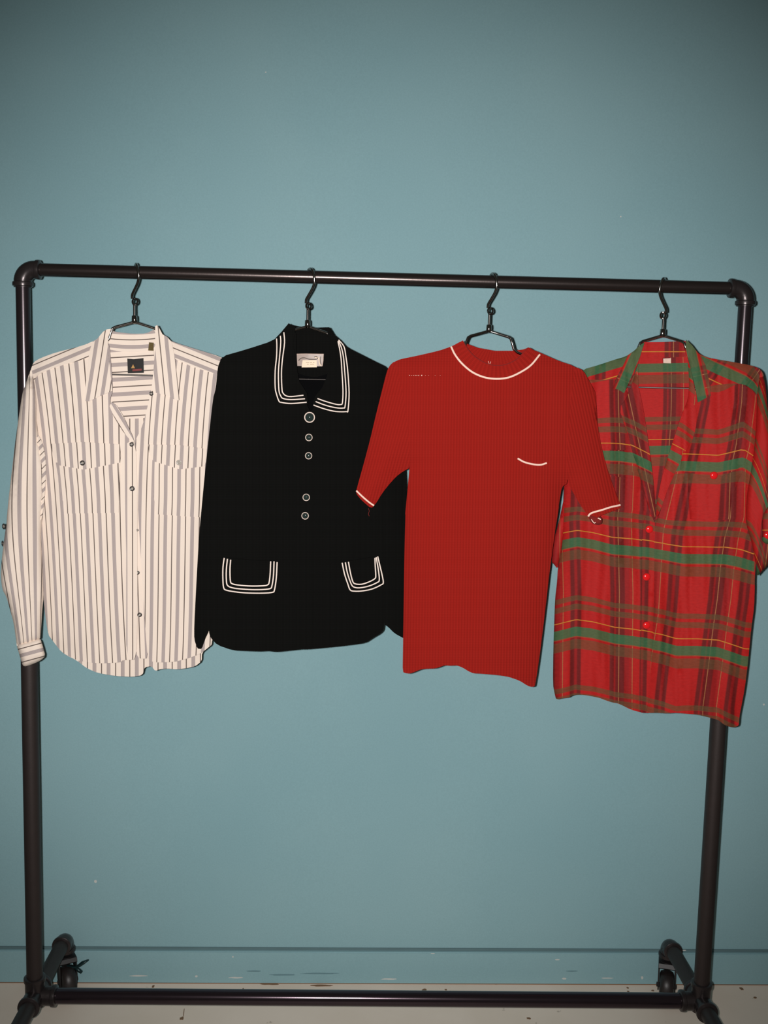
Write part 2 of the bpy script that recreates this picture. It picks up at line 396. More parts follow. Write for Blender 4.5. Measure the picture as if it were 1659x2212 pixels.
# ------------------------------------------------------------------ clothing rack
rack = empty('clothing_rack', (0, 0, 0), 'tall rolling garment rack of dark metal pipe standing before the teal wall', 'clothing rack')
X0, X1, ZT, ZB = -RACK_W / 2, RACK_W / 2, BAR_Z, BAR_Z - BAR_GAP
R_TOP, R_UP, R_LOW, R_FOOT = 0.0138, 0.0152, 0.0184, 0.0178
tube('top_bar', [(X0 + .03, 0, ZT), (X0 + .5, 0, ZT), (X1 - .5, 0, ZT), (X1 - .03, 0, ZT)], R_TOP, M['pipe'], rack, 32)
def band(bm, p, d, r, h):
    lathe_bm(bm, [(r - .003, -h / 2), (r, -h / 2 + .0015), (r + .0005, 0), (r, h / 2 - .0015), (r - .003, h / 2)], axis_mat(p, d), 32)
Z_JOIN = 1.25
for sx, X in ((1, X0), (-1, X1)):
    tube('upper_post', [(X, 0, Z_JOIN - .05), (X, 0, ZT - .03)], R_UP if sx == 1 else R_UP - .0006, M['pipe_gloss'], rack, 32, label='shiny slimmer pipe sliding into the lower post')
    lp = tube('lower_post', [(X, 0, ZB + .03), (X, 0, Z_JOIN)], R_LOW, M['pipe_matte'], rack, 32, label='dull dark pipe')
    bm = bmesh.new(); lathe_bm(bm, [(R_UP, -.02), (R_LOW + .003, -.018), (R_LOW + .003, .010), (R_UP + .001, .013)], Matrix.Translation((X, 0, Z_JOIN)), 28)
    link('locking_collar', mesh_from_bm(bm, 'collar'), M['fitting'], rack)
    # top elbow: a quarter bend with a raised band at either mouth
    bm = bmesh.new(); rb = 0.026; pts = []
    for k in range(13):
        a = math.pi / 2 * k / 12
        pts.append((X + sx * (rb - rb * math.cos(a)), 0, ZT - rb + rb * math.sin(a)))
    pts = [(X, 0, ZT - .038)] + pts + [(X + sx * .038, 0, ZT)]
    tube_bm(bm, pts, 0.0188, 28)
    band(bm, (X, 0, ZT - .031), (0, 0, 1), .0214, .011)
    band(bm, (X + sx * .033, 0, ZT), (1, 0, 0), .0205, .011)
    link('pipe_elbow', sharp(mesh_from_bm(bm, 'pipe_elbow'), 50), M['fitting'], rack)
    # four-way cross at the foot of the post
    bm = bmesh.new()
    tube_bm(bm, [(X, 0, ZB - .022), (X, 0, ZB + .045)], .0222, 28)
    band(bm, (X, 0, ZB + .042), (0, 0, 1), .0245, .012)
    tube_bm(bm, [(X, -.050, ZB), (X, .050, ZB)], .0222, 28)
    band(bm, (X, -.045, ZB), (0, 1, 0), .0252, .012); band(bm, (X, .045, ZB), (0, 1, 0), .0252, .012)
    tube_bm(bm, [(X, 0, ZB), (X + sx * .048, 0, ZB)], .0215, 28)
    band(bm, (X + sx * .044, 0, ZB), (1, 0, 0), .0242, .012)
    link('cross_fitting', sharp(mesh_from_bm(bm, 'cross_fitting'), 50), M['fitting'], rack)
tube('bottom_bar', [(X0 + .04, 0, ZB), (0, 0, ZB), (X1 - .04, 0, ZB)], .0178, M['pipe_bright'], rack, 36)

def caster_at(X, y, sx, turn, brake):
    """elbow turned down, stem, fork, wheel"""
    e = bmesh.new(); sgn = 1 if y > 0 else -1; rb = .024
    pts = [(X, y - sgn * .040, ZB)]
    for k in range(11):
        a = math.pi / 2 * k / 10
        pts.append((X, y - sgn * rb + sgn * rb * math.sin(a), ZB - rb + rb * math.cos(a)))
    pts.append((X, y, ZB - .034)); tube_bm(e, pts, .0205, 24)
    band(e, (X, y - sgn * .036, ZB), (0, 1, 0), .0238, .011); band(e, (X, y, ZB - .030), (0, 0, 1), .0238, .011)
    link('foot_elbow', sharp(mesh_from_bm(e, 'foot_elbow'), 50), M['fitting'], rack)
    c = bpy.data.objects.new('caster', None); col.objects.link(c); c.parent = rack; c.location = (X, y, 0); c.rotation_euler.z = turn
    zt = ZB - .036
    R = .039; off = .016
    bm = bmesh.new()
    lathe_bm(bm, [(.009, zt + .004), (.009, zt - .006), (.021, zt - .008), (.022, zt - .016), (.012, zt - .020)], Matrix.Identity(4), 20)
    for s in (-1, 1):   # fork cheeks
        pr = [(-.018, zt - .014), (.020, zt - .014), (off + .014, R + .004), (off + .010, R - .010), (off - .010, R - .010), (off - .016, R + .004)]
        A = [bm.verts.new((px_, s * .0195, pz)) for px_, pz in pr]; B = [bm.verts.new((px_, s * .0222, pz)) for px_, pz in pr]
        bm.faces.new(A); bm.faces.new(B[::-1])
        for k in range(6): bm.faces.new((A[k], B[k], B[(k + 1) % 6], A[(k + 1) % 6]))
    # hood joining the cheeks
    pr = [(-.020, zt - .010), (-.024, zt - .020), (-.018, zt - .024), (.022, zt - .024), (.027, zt - .019), (.022, zt - .010)]
    A = [bm.verts.new((a, -.0222, b)) for a, b in pr]; B = [bm.verts.new((a, .0222, b)) for a, b in pr]
    bm.faces.new(A); bm.faces.new(B[::-1])
    for k in range(6): bm.faces.new((A[k], B[k], B[(k + 1) % 6], A[(k + 1) % 6]))
    link('fork', sharp(mesh_from_bm(bm, 'fork'), 35), M['plastic'], c, keep=False)
    bm = bmesh.new(); mt4 = Matrix.Translation((off, 0, R)) @ Matrix.Rotation(math.pi / 2, 4, 'X')
    lathe_bm(bm, [(.006, -.0175), (R - .010, -.0175), (R - .004, -.0150), (R - .0005, -.006), (R, 0), (R - .0005, .006), (R - .004, .0150), (R - .010, .0175), (.006, .0175)], mt4, 32)
    link('wheel', mesh_from_bm(bm, 'wheel'), M['rubber'], c, keep=False)
    bm = bmesh.new(); lathe_bm(bm, [(0, -.026), (.006, -.025), (.006, .025), (0, .026)], mt4, 12)
    link('axle', mesh_from_bm(bm, 'axle'), M['fitting'], c, keep=False)
    if brake:
        bm = bmesh.new()
        rt = Matrix.Rotation(-turn, 3, 'Z')
        tube_bm(bm, [rt @ Vector(q) for q in ((.006, -.012, .078), (.024, -.012, .074), (.036, -.012, .078), (.046, -.012, .086), (.060, -.012, .094))], [.004, .005, .006, .007, .003], 10, flat=(2, .5))
        tube_bm(bm, [rt @ Vector(q) for q in ((.026, -.012, .074), (.038, -.012, .064), (.043, -.012, .060))], [.004, .005, .004], 8)
        link('brake_lever', mesh_from_bm(bm, 'brake_lever'), M['lever'], c, keep=False)
Y_B, Y_F = 0.254, -0.30
for sx, X in ((1, X0), (-1, X1)):
    for y in (Y_B, Y_F):
        sg = 1 if y > 0 else -1
        tube('foot_pipe', [(X, sg * .04, ZB), (X, y - sg * .03, ZB)], R_FOOT, M['pipe_matte'], rack, 28)
        if y > 0: caster_at(X, y, sx, math.radians(-62) if sx == 1 else math.radians(-106), sx == 1)
        else: caster_at(X, y, sx, math.radians(-100), False)

# ------------------------------------------------------------------ hangers
def hanger(px, py, ang, mirror=False, label='', short=0.0, dy=0.0):
    p = at(px, py, 0.0)
    h = empty('wire_hanger', (p[0], 0, BAR_Z), label, 'clothes hanger', 'chrome hangers on the top bar', ang)
    s = -1 if mirror else 1
    rw = .0030
    R = R_TOP + rw + .0006
    # hook: over the bar from behind, down the front, kinking back to the swivel eye
    hk = [(-.003 * s, R * 1.02, -.006)]
    for k in range(9):
        a = math.radians(-15 + 195 * k / 8)
        hk.append((s * (-.004 + .014 * (k / 8)), R * math.cos(a), R * math.sin(a)))
    hk += [(.011 * s, -R * .95, -.012), (.008 * s, -.013, -.024), (.001 * s, -.008, -.038), (-.004 * s, -.004, -.048), (-.0045 * s, -.002, -.056)]
    tube('hook', catmull(hk, 4), rw, M['chrome'], h, 10, keep=False)
    # swivel eye
    eye = [(.0015 * s + .0052 * math.cos(a), -.001 + .003 * math.sin(a) * s, -.062 + .0066 * math.sin(a)) for a in [2 * math.pi * k / 20 for k in range(20)]]
    tube('swivel_eye', eye, .0024, M['chrome'], h, 8, closed=True, keep=False)
    zs = -.069; zf = -.093 - short
    tube('stem', [(0, 0, zs), (0, 0, zf)], .0031, M['chrome'], h, 12, keep=False)
    bm = bmesh.new(); lathe_bm(bm, [(.003, zf + .002), (.0058, zf + .001), (.0062, zf - .007), (.0058, zf - .013), (.0035, zf - .016)], Matrix.Identity(4), 18)
    link('ferrule', mesh_from_bm(bm, 'ferrule'), M['chrome'], h, keep=False)
    zb = zf - .013
    half = [(.004, zb), (.024, zb - .006), (.041, zb - .011), (.0465, zb - .0145), (.050, zb - .024), (.054, zb - .037), (.062, zb - .044), (.10, zb - .057), (.150, zb - .078), (.176, zb - .092), (.182, zb - .102), (.176, zb - .110), (.150, zb - .112)]
    L = [(-x, dy * min(1, x / .05), z) for x, z in half][::-1] + [(x, dy * min(1, x / .05), z) for x, z in half]
    tube('wire_frame', L, rw, M['chrome'], h, 10, keep=False)
    tube('trouser_bar', [(-.160, dy, zb - .1115), (0, dy, zb - .1125), (.160, dy, zb - .1115)], .0018, M['chrome_darkened'], h, 10, keep=False)
    return h
SL_W, SL_J, SL_R, SL_P = 0.11, 0.20, 0.03, -0.30
hanger(290, 584, math.atan(SL_W), label='chrome wire hanger on the bar holding the white striped shirt')
hanger(666, 591, math.atan(SL_J), label='chrome wire hanger on the bar holding the black jacket')
hanger(1060, 601, math.atan(SL_R), label='chrome wire hanger on the bar holding the rust-red sweater', dy=-.012)
hanger(1437, 617, math.atan(SL_P), mirror=True, label='chrome wire hanger on the bar holding the red plaid shirt', dy=.013)

# ------------------------------------------------------------------ cloth
def dist_poly(P, lines):
    d = np.full(len(P), 1e9)
    for L in lines:
        L = np.array(L, float)
        for a, b in zip(L[:-1], L[1:]):
            ab = b - a; t = np.clip(((P - a) @ ab) / max(ab @ ab, 1e-9), 0, 1)
            d = np.minimum(d, np.linalg.norm(P - (a + t[:, None] * ab), axis=1))
    return d
def inside(P, poly):
    x, y = P[:, 0], P[:, 1]; r = np.zeros(len(P), bool); n = len(poly)
    for i in range(n):
        x1, y1 = poly[i]; x2, y2 = poly[(i + 1) % n]
        if y1 == y2: continue
        c = ((y1 > y) != (y2 > y)) & (x < (x2 - x1) * (y - y1) / (y2 - y1) + x1)
        r ^= c
    return r
def chaikin(poly, k):
    for _ in range(k):
        out = []
        for a, b in zip(poly, poly[1:] + poly[:1]):
            a, b = np.array(a), np.array(b); out += [tuple(a * .8 + b * .2), tuple(a * .2 + b * .8)]
        poly = out
    return poly
def resample(poly, s):
    out = []
    for a, b in zip(poly, poly[1:] + poly[:1]):
        a, b = np.array(a, float), np.array(b, float); L = np.linalg.norm(b - a)
        if L < 1e-6: continue
        n = max(1, int(round(L / s)))
        out += [tuple(a + (b - a) * k / n) for k in range(n)]
    return out
def polyfit(pts, deg=2):
    A = np.array(pts, float); 
    def basis(x, y):
        x = (x - 500) / 500; y = (y - 1000) / 500
        B = [np.ones_like(x), x, y]
        if deg >= 2: B += [x * y, y * y]
        if deg >= 3: B += [x * x, x * y * y, y ** 3]
        return np.stack(B, -1)
    c = np.linalg.lstsq(basis(A[:, 0], A[:, 1]), A[:, 2], rcond=None)[0]
    return lambda x, y: basis(x, y) @ c

class Garment:
    def __init__(s, cx, y0, slope, seams, B, Bb, seed, fold=0.004, fx=34, fy=300, w=40.):
        s.cx, s.y0, s.slope, s.seams, s.B, s.Bb, s.seed, s.fold, s.fx, s.fy, s.w = cx, y0, slope, seams, B, Bb, seed, fold, fx, fy, w
    def base(s, P): return s.y0 + s.slope * (P[:, 0] - s.cx) / 1000
    def folds(s, P, d, k=0):
        o = np.empty(len(P))
        for i, (x, y) in enumerate(P):
            o[i] = noise.noise(Vector((x / s.fx + s.seed, y / s.fy, k * 7.3))) + 0.45 * noise.noise(Vector((x / (s.fx * .45), y / (s.fy * .35) + s.seed, k * 3.1 + 9)))
        return s.fold * o * (1 - np.exp(-d / 14.))
    def front(s, P):
        P = np.atleast_2d(np.array(P, float)); d = dist_poly(P, s.seams)
        return s.base(P) - (.0035 + s.B * (1 - np.exp(-d / s.w))) - s.folds(P, d) * 1.0
    def back(s, P):
        P = np.atleast_2d(np.array(P, float)); d = dist_poly(P, s.seams)
        return s.base(P) + (.0035 + s.Bb * (1 - np.exp(-d / s.w))) + s.folds(P, d, 1) * .6
def mesh_px(poly, s, smooth, wob=0.0):
    poly = [tuple(map(float, p)) for p in poly]
    if smooth: poly = chaikin(poly, smooth)
    B = resample(poly, s)
    Bn = np.array(B)
    x0, y0 = Bn.min(0); x1, y1 = Bn.max(0)
    I = []
    j = 0; y = y0 + s * .5
    while y < y1:
        x = x0 + (s * .5 if j % 2 else s)
        while x < x1: I.append((x, y)); x += s
        y += s * .87; j += 1
    I = np.array(I) if I else np.zeros((0, 2))
    if len(I):
        I = I[inside(I, B)]
    if len(I):
        I = I[dist_poly(I, [B + B[:1]]) > s * .55]
    V = [Vector(p) for p in B] + [Vector(p) for p in I.tolist()]
    n = len(B)
    r = delaunay_2d_cdt(V, [(i, (i + 1) % n) for i in range(n)], [], 1, 1e-5)
    vo, eo, fo_ = r[0], r[1], r[2]
    P = np.array([tuple(v) for v in vo])
    # boundary edges = edges used by one face
    cnt = {}
    for fc in fo_:
        for a, b in zip(fc, list(fc[1:]) + [fc[0]]): cnt.setdefault((min(a, b), max(a, b)), []).append((a, b))
    rim = [v[0] for v in cnt.values() if len(v) == 1]
    return P, [tuple(fc) for fc in fo_], rim
def build_cloth(name, P, F, rim, yf, yb, uvf, mat, parent, label=None):
    """front skin at depth yf, back skin at depth yb, joined round the rim"""
    n = len(P)
    A = [at(p[0], p[1], y) for p, y in zip(P, yf)]
    if isinstance(yb, float): Bk = [a + np.array([0, yb, 0]) for a in A]
    else: Bk = [at(p[0], p[1], y) for p, y in zip(P, yb)]
    verts = [tuple(a) for a in A] + [tuple(b) for b in Bk]
    faces = []
    for fc in F: faces.append(tuple(fc)); faces.append(tuple(i + n for i in fc[::-1]))
    nf = len(faces)
    for a, b in rim: faces.append((b, a, a + n, b + n))
    me = bpy.data.meshes.new(name); me.from_pydata(verts, [], faces); me.update()
    # consistent outward orientation
    bm = bmesh.new(); bm.from_mesh(me); bmesh.ops.recalc_face_normals(bm, faces=bm.faces[:]); bm.to_mesh(me); bm.free()
    uvl = me.uv_layers.new(name='fabric')
    U = uvf(P[:, 0], P[:, 1]); U = np.stack(U, -1); U = np.vstack([U, U])
    li = np.empty(len(me.loops), int); me.loops.foreach_get('vertex_index', li)
    uvl.data.foreach_set('uv', U[li].astype(np.float32).ravel())
    me.polygons.foreach_set('use_smooth', [True] * len(me.polygons))
    me.update()
    return link(name, sharp(me, 55), mat, parent, label)
def panel(name, G, poly, uvf, mat, parent, side='front', lay=0.0, th=0.0014, s=7.0, smooth=1, label=None, extra=None):
    P, F, rim = mesh_px(poly, s, smooth)
    y = (G.front(P) if side == 'front' else G.back(P)) - lay
    if extra is not None: y = y + extra(P)
    return build_cloth(name, P, F, rim, y, float(th), uvf, mat, parent, label)
def pillow(name, G, poly, uvf, mat, parent, yc=0.0, B=0.016, w=26., s=7.0, smooth=1, fold=0.004, fx=16, fy=160, seed=5, open_ends=None, label=None, tilt=None):
    P, F, rim = mesh_px(poly, s, smooth)
    pl = chaikin(list(poly), smooth)
    d = dist_poly(P, open_ends if open_ends else [pl + pl[:1]])
    pr = np.sqrt(1 - (1 - np.clip(d / w, 0, 1)) ** 2)
    fo2 = np.array([noise.noise(Vector((x / fx + seed, y / fy, 3.3))) + .5 * noise.noise(Vector((x / fx * 2, y / fy * 2.2, seed))) for x, y in P]) * fold * pr
    c = G.base(P) - yc
    if tilt is not None: c = c + tilt(P)
    return build_cloth(name, P, F, rim, c - .0008 - B * pr - fo2, c + .0008 + B * .8 * pr + fo2 * .4, uvf, mat, parent, label)
def shell(name, G, poly, uvf, mat, parent, lay, s=7.0, smooth=1, label=None):
    """hollow-looking sleeve whose front and back follow the garment's own surfaces"""
    P, F, rim = mesh_px(poly, s, smooth)
    yf = G.front(P) - lay; yb = np.maximum(G.back(P) - .001, yf + .003)
    return build_cloth(name, P, F, rim, yf, yb, uvf, mat, parent, label)
def cord(name, G, pts, wpx, mat, parent, lay, yfun=None, n=5, smooth=True, flat=.6, sides=8, label=None):
    q = catmull(pts, n) if smooth else [np.array(p, float) for p in resample_open(pts, 6)]
    Pn = np.array(q); y = (G.front(Pn) if yfun is None else yfun(Pn)) - lay
    W = [at(p[0], p[1], yy) for p, yy in zip(Pn, y)]
    return tube(name, W, wpx / 2 * .001, mat, parent, sides, flat=(1, flat), label=label)
def resample_open(pts, s):
    out = []
    for a, b in zip(pts[:-1], pts[1:]):
        a, b = np.array(a, float), np.array(b, float); n = max(1, int(np.linalg.norm(b - a) / s))
        out += [a + (b - a) * k / n for k in range(n)]
    out.append(np.array(pts[-1], float)); return out
def yat(G, px, py, lay, side='front'):
    return float((G.front([(px, py)]) if side == 'front' else G.back([(px, py)]))[0]) - lay
def patch(name, G, poly, mat, parent, side='back', lay=0.003, th=0.0008, s=6, smooth=0, label=None):
    return panel(name, G, poly, lambda x, y: (x, y), mat, parent, side, lay, th, s, smooth, label)
def shirt_button(G, parent, px, py, r, lay, rim_mat, mid_mat, name='button', y=None, facing=(0, -1, 0)):
    y = yat(G, px, py, lay) if y is None else y
    p = at(px, py, y); bm = bmesh.new(); r = r * .001
    lathe_bm(bm, [(r * .9, -.0004), (r, .0006), (r, .0016), (r * .82, .0022), (r * .66, .0016), (r * .5, .0012)], axis_mat(p, facing), 24)
    b = link(name, mesh_from_bm(bm, name), rim_mat, parent)
    bm = bmesh.new(); lathe_bm(bm, [(r * .5, .0010), (r * .48, .0014), (0, .0016)], axis_mat(p, facing), 18)
    for k in range(2):
        lathe_bm(bm, [(r * .1, .001), (r * .1, .0026), (0, .0028)], axis_mat(p + np.array([(-.2 + .4 * k) * r, 0, 0.1 * r]), facing), 8)
    link('button_centre', mesh_from_bm(bm, 'c'), mid_mat, b)
    return b
def dome_button(G, parent, px, py, r, lay, rim_mat, dome_mat):
    p = at(px, py, yat(G, px, py, lay)); r *= .001; bm = bmesh.new()
    lathe_bm(bm, [(r * .9, -.001), (r, .001), (r * .99, .0026), (r * .93, .0034), (r * .85, .0030), (r * .82, .0018), (0, .0018)], axis_mat(p, (0, -1, 0)), 32)
    b = link('button', mesh_from_bm(bm, 'button'), rim_mat, parent, 'black dome button in an ivory ring')
    bm = bmesh.new(); lathe_bm(bm, [(r * .83, .0016)] + [(r * .81 * math.cos(a), .002 + r * .45 * math.sin(a)) for a in [math.pi / 2 * k / 8 for k in range(8)]] + [(0, .002 + r * .45)], axis_mat(p, (0, -1, 0)), 28)
    link('button_dome', mesh_from_bm(bm, 'dome'), dome_mat, b)
    return b
def ball_button(G, parent, px, py, r, lay, mat, y=None):
    y = yat(G, px, py, lay) if y is None else y
    p = at(px, py, y); r *= .001; bm = bmesh.new()
    lathe_bm(bm, [(r * .7, -.001), (r, .0015)] + [(r * math.cos(a), .002 + r * .5 * math.sin(a)) for a in [math.pi / 2 * k / 8 for k in range(1, 8)]] + [(0, .002 + r * .5)], axis_mat(p, (0, -1, 0)), 28)
    return link('button', mesh_from_bm(bm, 'button'), mat, parent, 'round glossy red button')

# ================================================================== 1. white striped shirt
p0 = at(290, 700, 0)
shirt = empty('striped_shirt', (p0[0], 0, 0.95), 'white long-sleeved button shirt with grey vertical stripes, leftmost on the rack', 'shirt', 'garments hanging on the rack')
W_left = c1((240, 340), (225, 400), (235, 500), (250, 600), (255, 900), (270, 1200), (285, 1500)) + c2((295, 250), (305, 600), (320, 800), (345, 965), (380, 1010), (440, 1085))
W_right = c1((1580, 300), (1640, 345), (1625, 600), (1610, 900), (1590, 1400)) + c2((1560, 300), (1545, 700), (1530, 1030))
W_sh_l = c1((240, 340), (290, 310), (400, 270), (560, 230), (665, 195)); W_sh_r = c1((1240, 195), (1400, 245), (1580, 300))
GW = Garment(290, 0.0, SL_W, [W_left, W_right, W_sh_l, W_sh_r], .020, .014, 1.7, fold=.0042, fx=30, fy=330)
def idx(pts, v): return [(x, y, v) for x, y in pts]
LG = (idx(c1((300, 400), (330, 700), (372, 950), (402, 1250)), -1) + idx(c2((425, 300), (450, 600), (478, 900)), -1) +
      idx(c1((395, 400), (430, 700), (455, 1100), (480, 1500)), 0) + idx(c2((497, 600), (512, 900), (530, 1100)), 0) +
      idx(c1((500, 400), (540, 700), (558, 1100), (575, 1500)), 1) + idx(c2((590, 600), (612, 900)), 1) +
      idx(c1((605, 450), (640, 700), (655, 1100), (668, 1500)), 2) + idx(c2((690, 600), (706, 900)), 2) +
      idx(c1((735, 700), (755, 1100), (767, 1500)), 3) + idx(c2((785, 600), (802, 900)), 3) +
      idx(c1((842, 800), (853, 1100), (862, 1500)), 4) + idx(c2((874, 600), (884, 900)), 4))
ul = polyfit(LG, 3)
uv_wl = lambda x, y: (ul(x, y), y / 30)
A1 = [(5, c1((1055, 900), (1052, 1500)) + c2((1050, 800),)), (6, c1((1190, 600), (1160, 900), (1150, 1100), (1138, 1500)) + c2((1128, 600), (1122, 1000))),
      (7, c1((1285, 500), (1256, 900), (1245, 1100), (1232, 1500)) + c2((1224, 600), (1218, 1000))), (8, c1((1395, 400), (1362, 800), (1340, 1100), (1333, 1500)) + c2((1322, 600), (1316, 1000))),
      (9, c1((1490, 420), (1450, 900), (1438, 1100), (1430, 1500)) + c2((1418, 600), (1412, 1000)))]
RG = []
for v, pts in A1: RG += idx(pts, v)
ur = polyfit(RG, 3); uv_wr = lambda x, y: (ur(x, y), y / 30)
# back panel, yoke inside shows horizontal stripes, below it vertical ones
back = c1((700, 175), (780, 110), (850, 128), (950, 138), (1060, 135), (1110, 100), (1200, 190), (1400, 250), (1575, 300), (1635, 345), (1620, 600), (1605, 900), (1585, 1400)) + c2((1555, 300), (1540, 700), (1524, 1030), (1490, 1060), (1448, 1095), (1446, 1155), (1400, 1192), (1340, 1205), (1270, 1215), (1200, 1208), (1150, 1212), (1112, 1226), (1085, 1190), (1035, 1200), (1022, 1255), (950, 1268), (830, 1262), (700, 1240), (620, 1205), (550, 1150), (470, 1110), (440, 1085), (385, 1010), (345, 962), (322, 800), (308, 600), (298, 250)) + c1((287, 1500), (272, 1200), (257, 900), (252, 600), (236, 480), (228, 400), (245, 345), (400, 275), (560, 235))
panel('back_panel', GW, back, lambda x, y: ((x - 284) / 30.5 + .12, y / 30), M['stripe'], shirt, 'back', 0.0)
yk = c1((770, 245), (930, 262), (1100, 245), (1120, 500), (1100, 735), (960, 745), (830, 740), (780, 500))
panel('inner_yoke', GW, yk, lambda x, y: ((y - c1((0, 300))[0][1] + (x - 280) * .06) / 32.0, x / 30), M['stripe'], shirt, 'back', .0022, smooth=0, label='inside of the yoke with horizontal stripes')
st = c1((765, 165), (790, 112), (850, 126), (950, 136), (1050, 134), (1112, 100), (1118, 240), (1050, 258), (940, 268), (850, 262), (770, 245))
panel('collar_stand', GW, st, lambda x, y: ((y - c1((0, 180))[0][1] + ((x - 285) / 45) ** 2 * 2.5) / 30.5, x / 30), M['stripe'], shirt, 'back', .0050, s=5)
# front panels
fl_poly = (c1((780, 180), (800, 400), (808, 545), (790, 600), (790, 650), (805, 710), (850, 790), (910, 870), (962, 918), (978, 1000), (984, 1300)) + c2((986, 300), (985, 800), (980, 1145), (880, 1148), (865, 1165), (700, 1172), (560, 1152), (520, 1135), (440, 1090), (380, 1012), (345, 965), (320, 800), (305, 600), (295, 250)) +
           c1((285, 1500), (270, 1200), (255, 900), (250, 600), (238, 470), (270, 420), (400, 372), (625, 312), (680, 210)))
panel('front_panel', GW, fl_poly, uv_wl, M['stripe'], shirt, 'front', 0.0)
fr_poly = (c1((1100, 200), (1110, 400), (1085, 540), (1060, 650), (1020, 800), (968, 905), (980, 1000), (990, 1130), (984, 1300)) + c2((1000, 260), (1020, 600), (1040, 900), (1058, 1130), (1100, 1165), (1250, 1162), (1370, 1128), (1440, 1100), (1530, 1028), (1545, 700), (1560, 300)) +
           c1((1590, 1400), (1610, 900), (1625, 600), (1632, 440), (1500, 410), (1380, 370), (1250, 315), (1200, 230)))
panel('front_panel', GW, fr_poly, uv_wr, M['stripe'], shirt, 'front', 0.0)
bs = c1((955, 960), (1000, 1000), (1010, 1300)) + c2((1020, 600), (1045, 900), (1062, 1135), (1000, 1140), (975, 1100), (975, 600)) + c1((975, 1400),)
panel('button_band', GW, bs, lambda x, y: ((x - (296.5 + (y - 1230) * .033)) / 30.0, y / 30), M['stripe'], shirt, 'front', -.0022)
pk = c1((905, 925), (935, 905), (962, 918), (978, 1000), (984, 1300)) + c2((984, 300), (985, 800), (978, 1143), (905, 1146), (905, 600)) + c1((905, 1300),)
panel('placket', GW, pk, lambda x, y: ((x - (285.8 + (y - 1000) * .002)) / 30.0, y / 30), M['stripe'], shirt, 'front', .0022)
fc = c1((785, 655), (800, 625), (835, 650), (880, 720), (950, 870), (962, 915), (935, 900), (880, 835), (810, 715))
panel('neck_facing', GW, fc, lambda x, y: ((x - 242 - (y - 893) * .62) / 30.0, y / 30), M['stripe'], shirt, 'front', .0035, s=4, smooth=0)
# yoke shoulders
yl = c1((690, 180), (665, 195), (560, 230), (400, 270), (290, 310), (240, 340), (218, 400), (236, 480), (275, 425), (400, 374), (628, 312), (660, 280))
panel('shoulder_yoke', GW, yl, lambda x, y: (((y - c1((0, 395))[0][1]) + (x - c1((400, 0))[0][0]) * .42) / 31.0 + .0, x / 30), M['stripe'], shirt, 'front', .0015, s=5)
yr = c1((1190, 165), (1240, 195), (1400, 245), (1580, 300), (1640, 345), (1635, 445), (1500, 412), (1380, 372), (1248, 318), (1225, 250))
panel('shoulder_yoke', GW, yr, lambda x, y: (((y - c1((0, 320))[0][1]) - (x - c1((1320, 0))[0][0]) * .40) / 31.0 + .5, x / 30), M['stripe'], shirt, 'front', .0015, s=5)
# collar leaves
cl = c1((800, 100), (765, 105), (738, 122), (690, 180), (662, 200), (640, 262), (622, 420), (604, 618), (640, 620), (700, 590), (805, 545), (790, 400), (772, 250), (775, 160))
panel('collar_leaf', GW, cl, lambda x, y: ((x - c1((762, 0))[0][0] + (y - 700) * .155) / 30.0 , y / 30), M['stripe'], shirt, 'front', .006, s=5, smooth=0)
cr = c1((1112, 80), (1130, 75), (1165, 140), (1198, 158), (1230, 195), (1255, 320), (1270, 460), (1286, 612), (1262, 614), (1190, 575), (1110, 558), (1085, 540), (1100, 400), (1112, 250))
panel('collar_leaf', GW, cr, lambda x, y: ((x - c1((1138, 0))[0][0] - (y - 720) * .10) / 30.0, y / 30), M['stripe'], shirt, 'front', .006, s=5, smooth=0)
# pockets with flaps
for body, flap, uvf in (
    (c1((400, 1060), (860, 1060), (855, 1200), (850, 1420), (480, 1425), (440, 1300)), c1((365, 925), (600, 912), (858, 928), (866, 1010), (860, 1060), (600, 1110), (420, 1078), (380, 1000)), ul),
    (c1((1100, 1050), (1480, 1060), (1470, 1300), (1440, 1452), (1120, 1430), (1095, 1250)), c1((1062, 930), (1280, 932), (1482, 962), (1476, 1030), (1468, 1085), (1290, 1108), (1100, 1050), (1070, 1000)), ur)):
    panel('pocket', GW, body, lambda x, y, u=uvf: (u(x, y) + .06 + .03 * np.sin(y / 30), y / 30), M['stripe'], shirt, 'front', .0022, smooth=0)
    panel('pocket_flap', GW, flap, lambda x, y, u=uvf: (u(x, y) - .05, y / 30), M['stripe'], shirt, 'front', .0042, smooth=0)
# sleeve and cuff
sl = (c1((225, 385), (210, 420), (190, 480), (160, 560), (132, 750), (110, 900), (92, 1060), (75, 1200), (55, 1380), (44, 1526)) + c2((38, 220), (22, 340), (10, 450), (5, 550), (16, 640), (48, 700), (72, 790), (98, 880), (112, 980), (122, 1060), (290, 1010), (296, 900), (302, 800), (312, 690), (306, 500), (292, 260)) +
      c1((300, 1500), (322, 1300), (330, 1100), (305, 1000), (282, 900), (262, 780), (262, 620), (248, 500), (232, 420)))
us = polyfit(idx(c1((205, 700), (215, 900), (205, 1100), (195, 1400)), 2) + idx(c2((205, 500), (215, 800), (220, 950)), 2) +
             idx(c1((250, 800), (245, 1100), (232, 1400)), 3) + idx(c2((262, 300), (268, 700), (262, 950)), 3.0) +
             idx(c1((160, 700), (140, 950), (145, 1150)), 1) + idx(c2((130, 200), (150, 500), (180, 760)), 1) +
             idx(c1((95, 1100), (80, 1400)), 0) + idx(c2((60, 100), (90, 400), (140, 760)), 0), 3)
pillow('sleeve', GW, sl, lambda x, y: ((us(x, y) - 2) * .56, y / 30), M['stripe'], shirt, yc=.013, B=.016, w=24, fold=.0045, fx=13, fy=150)
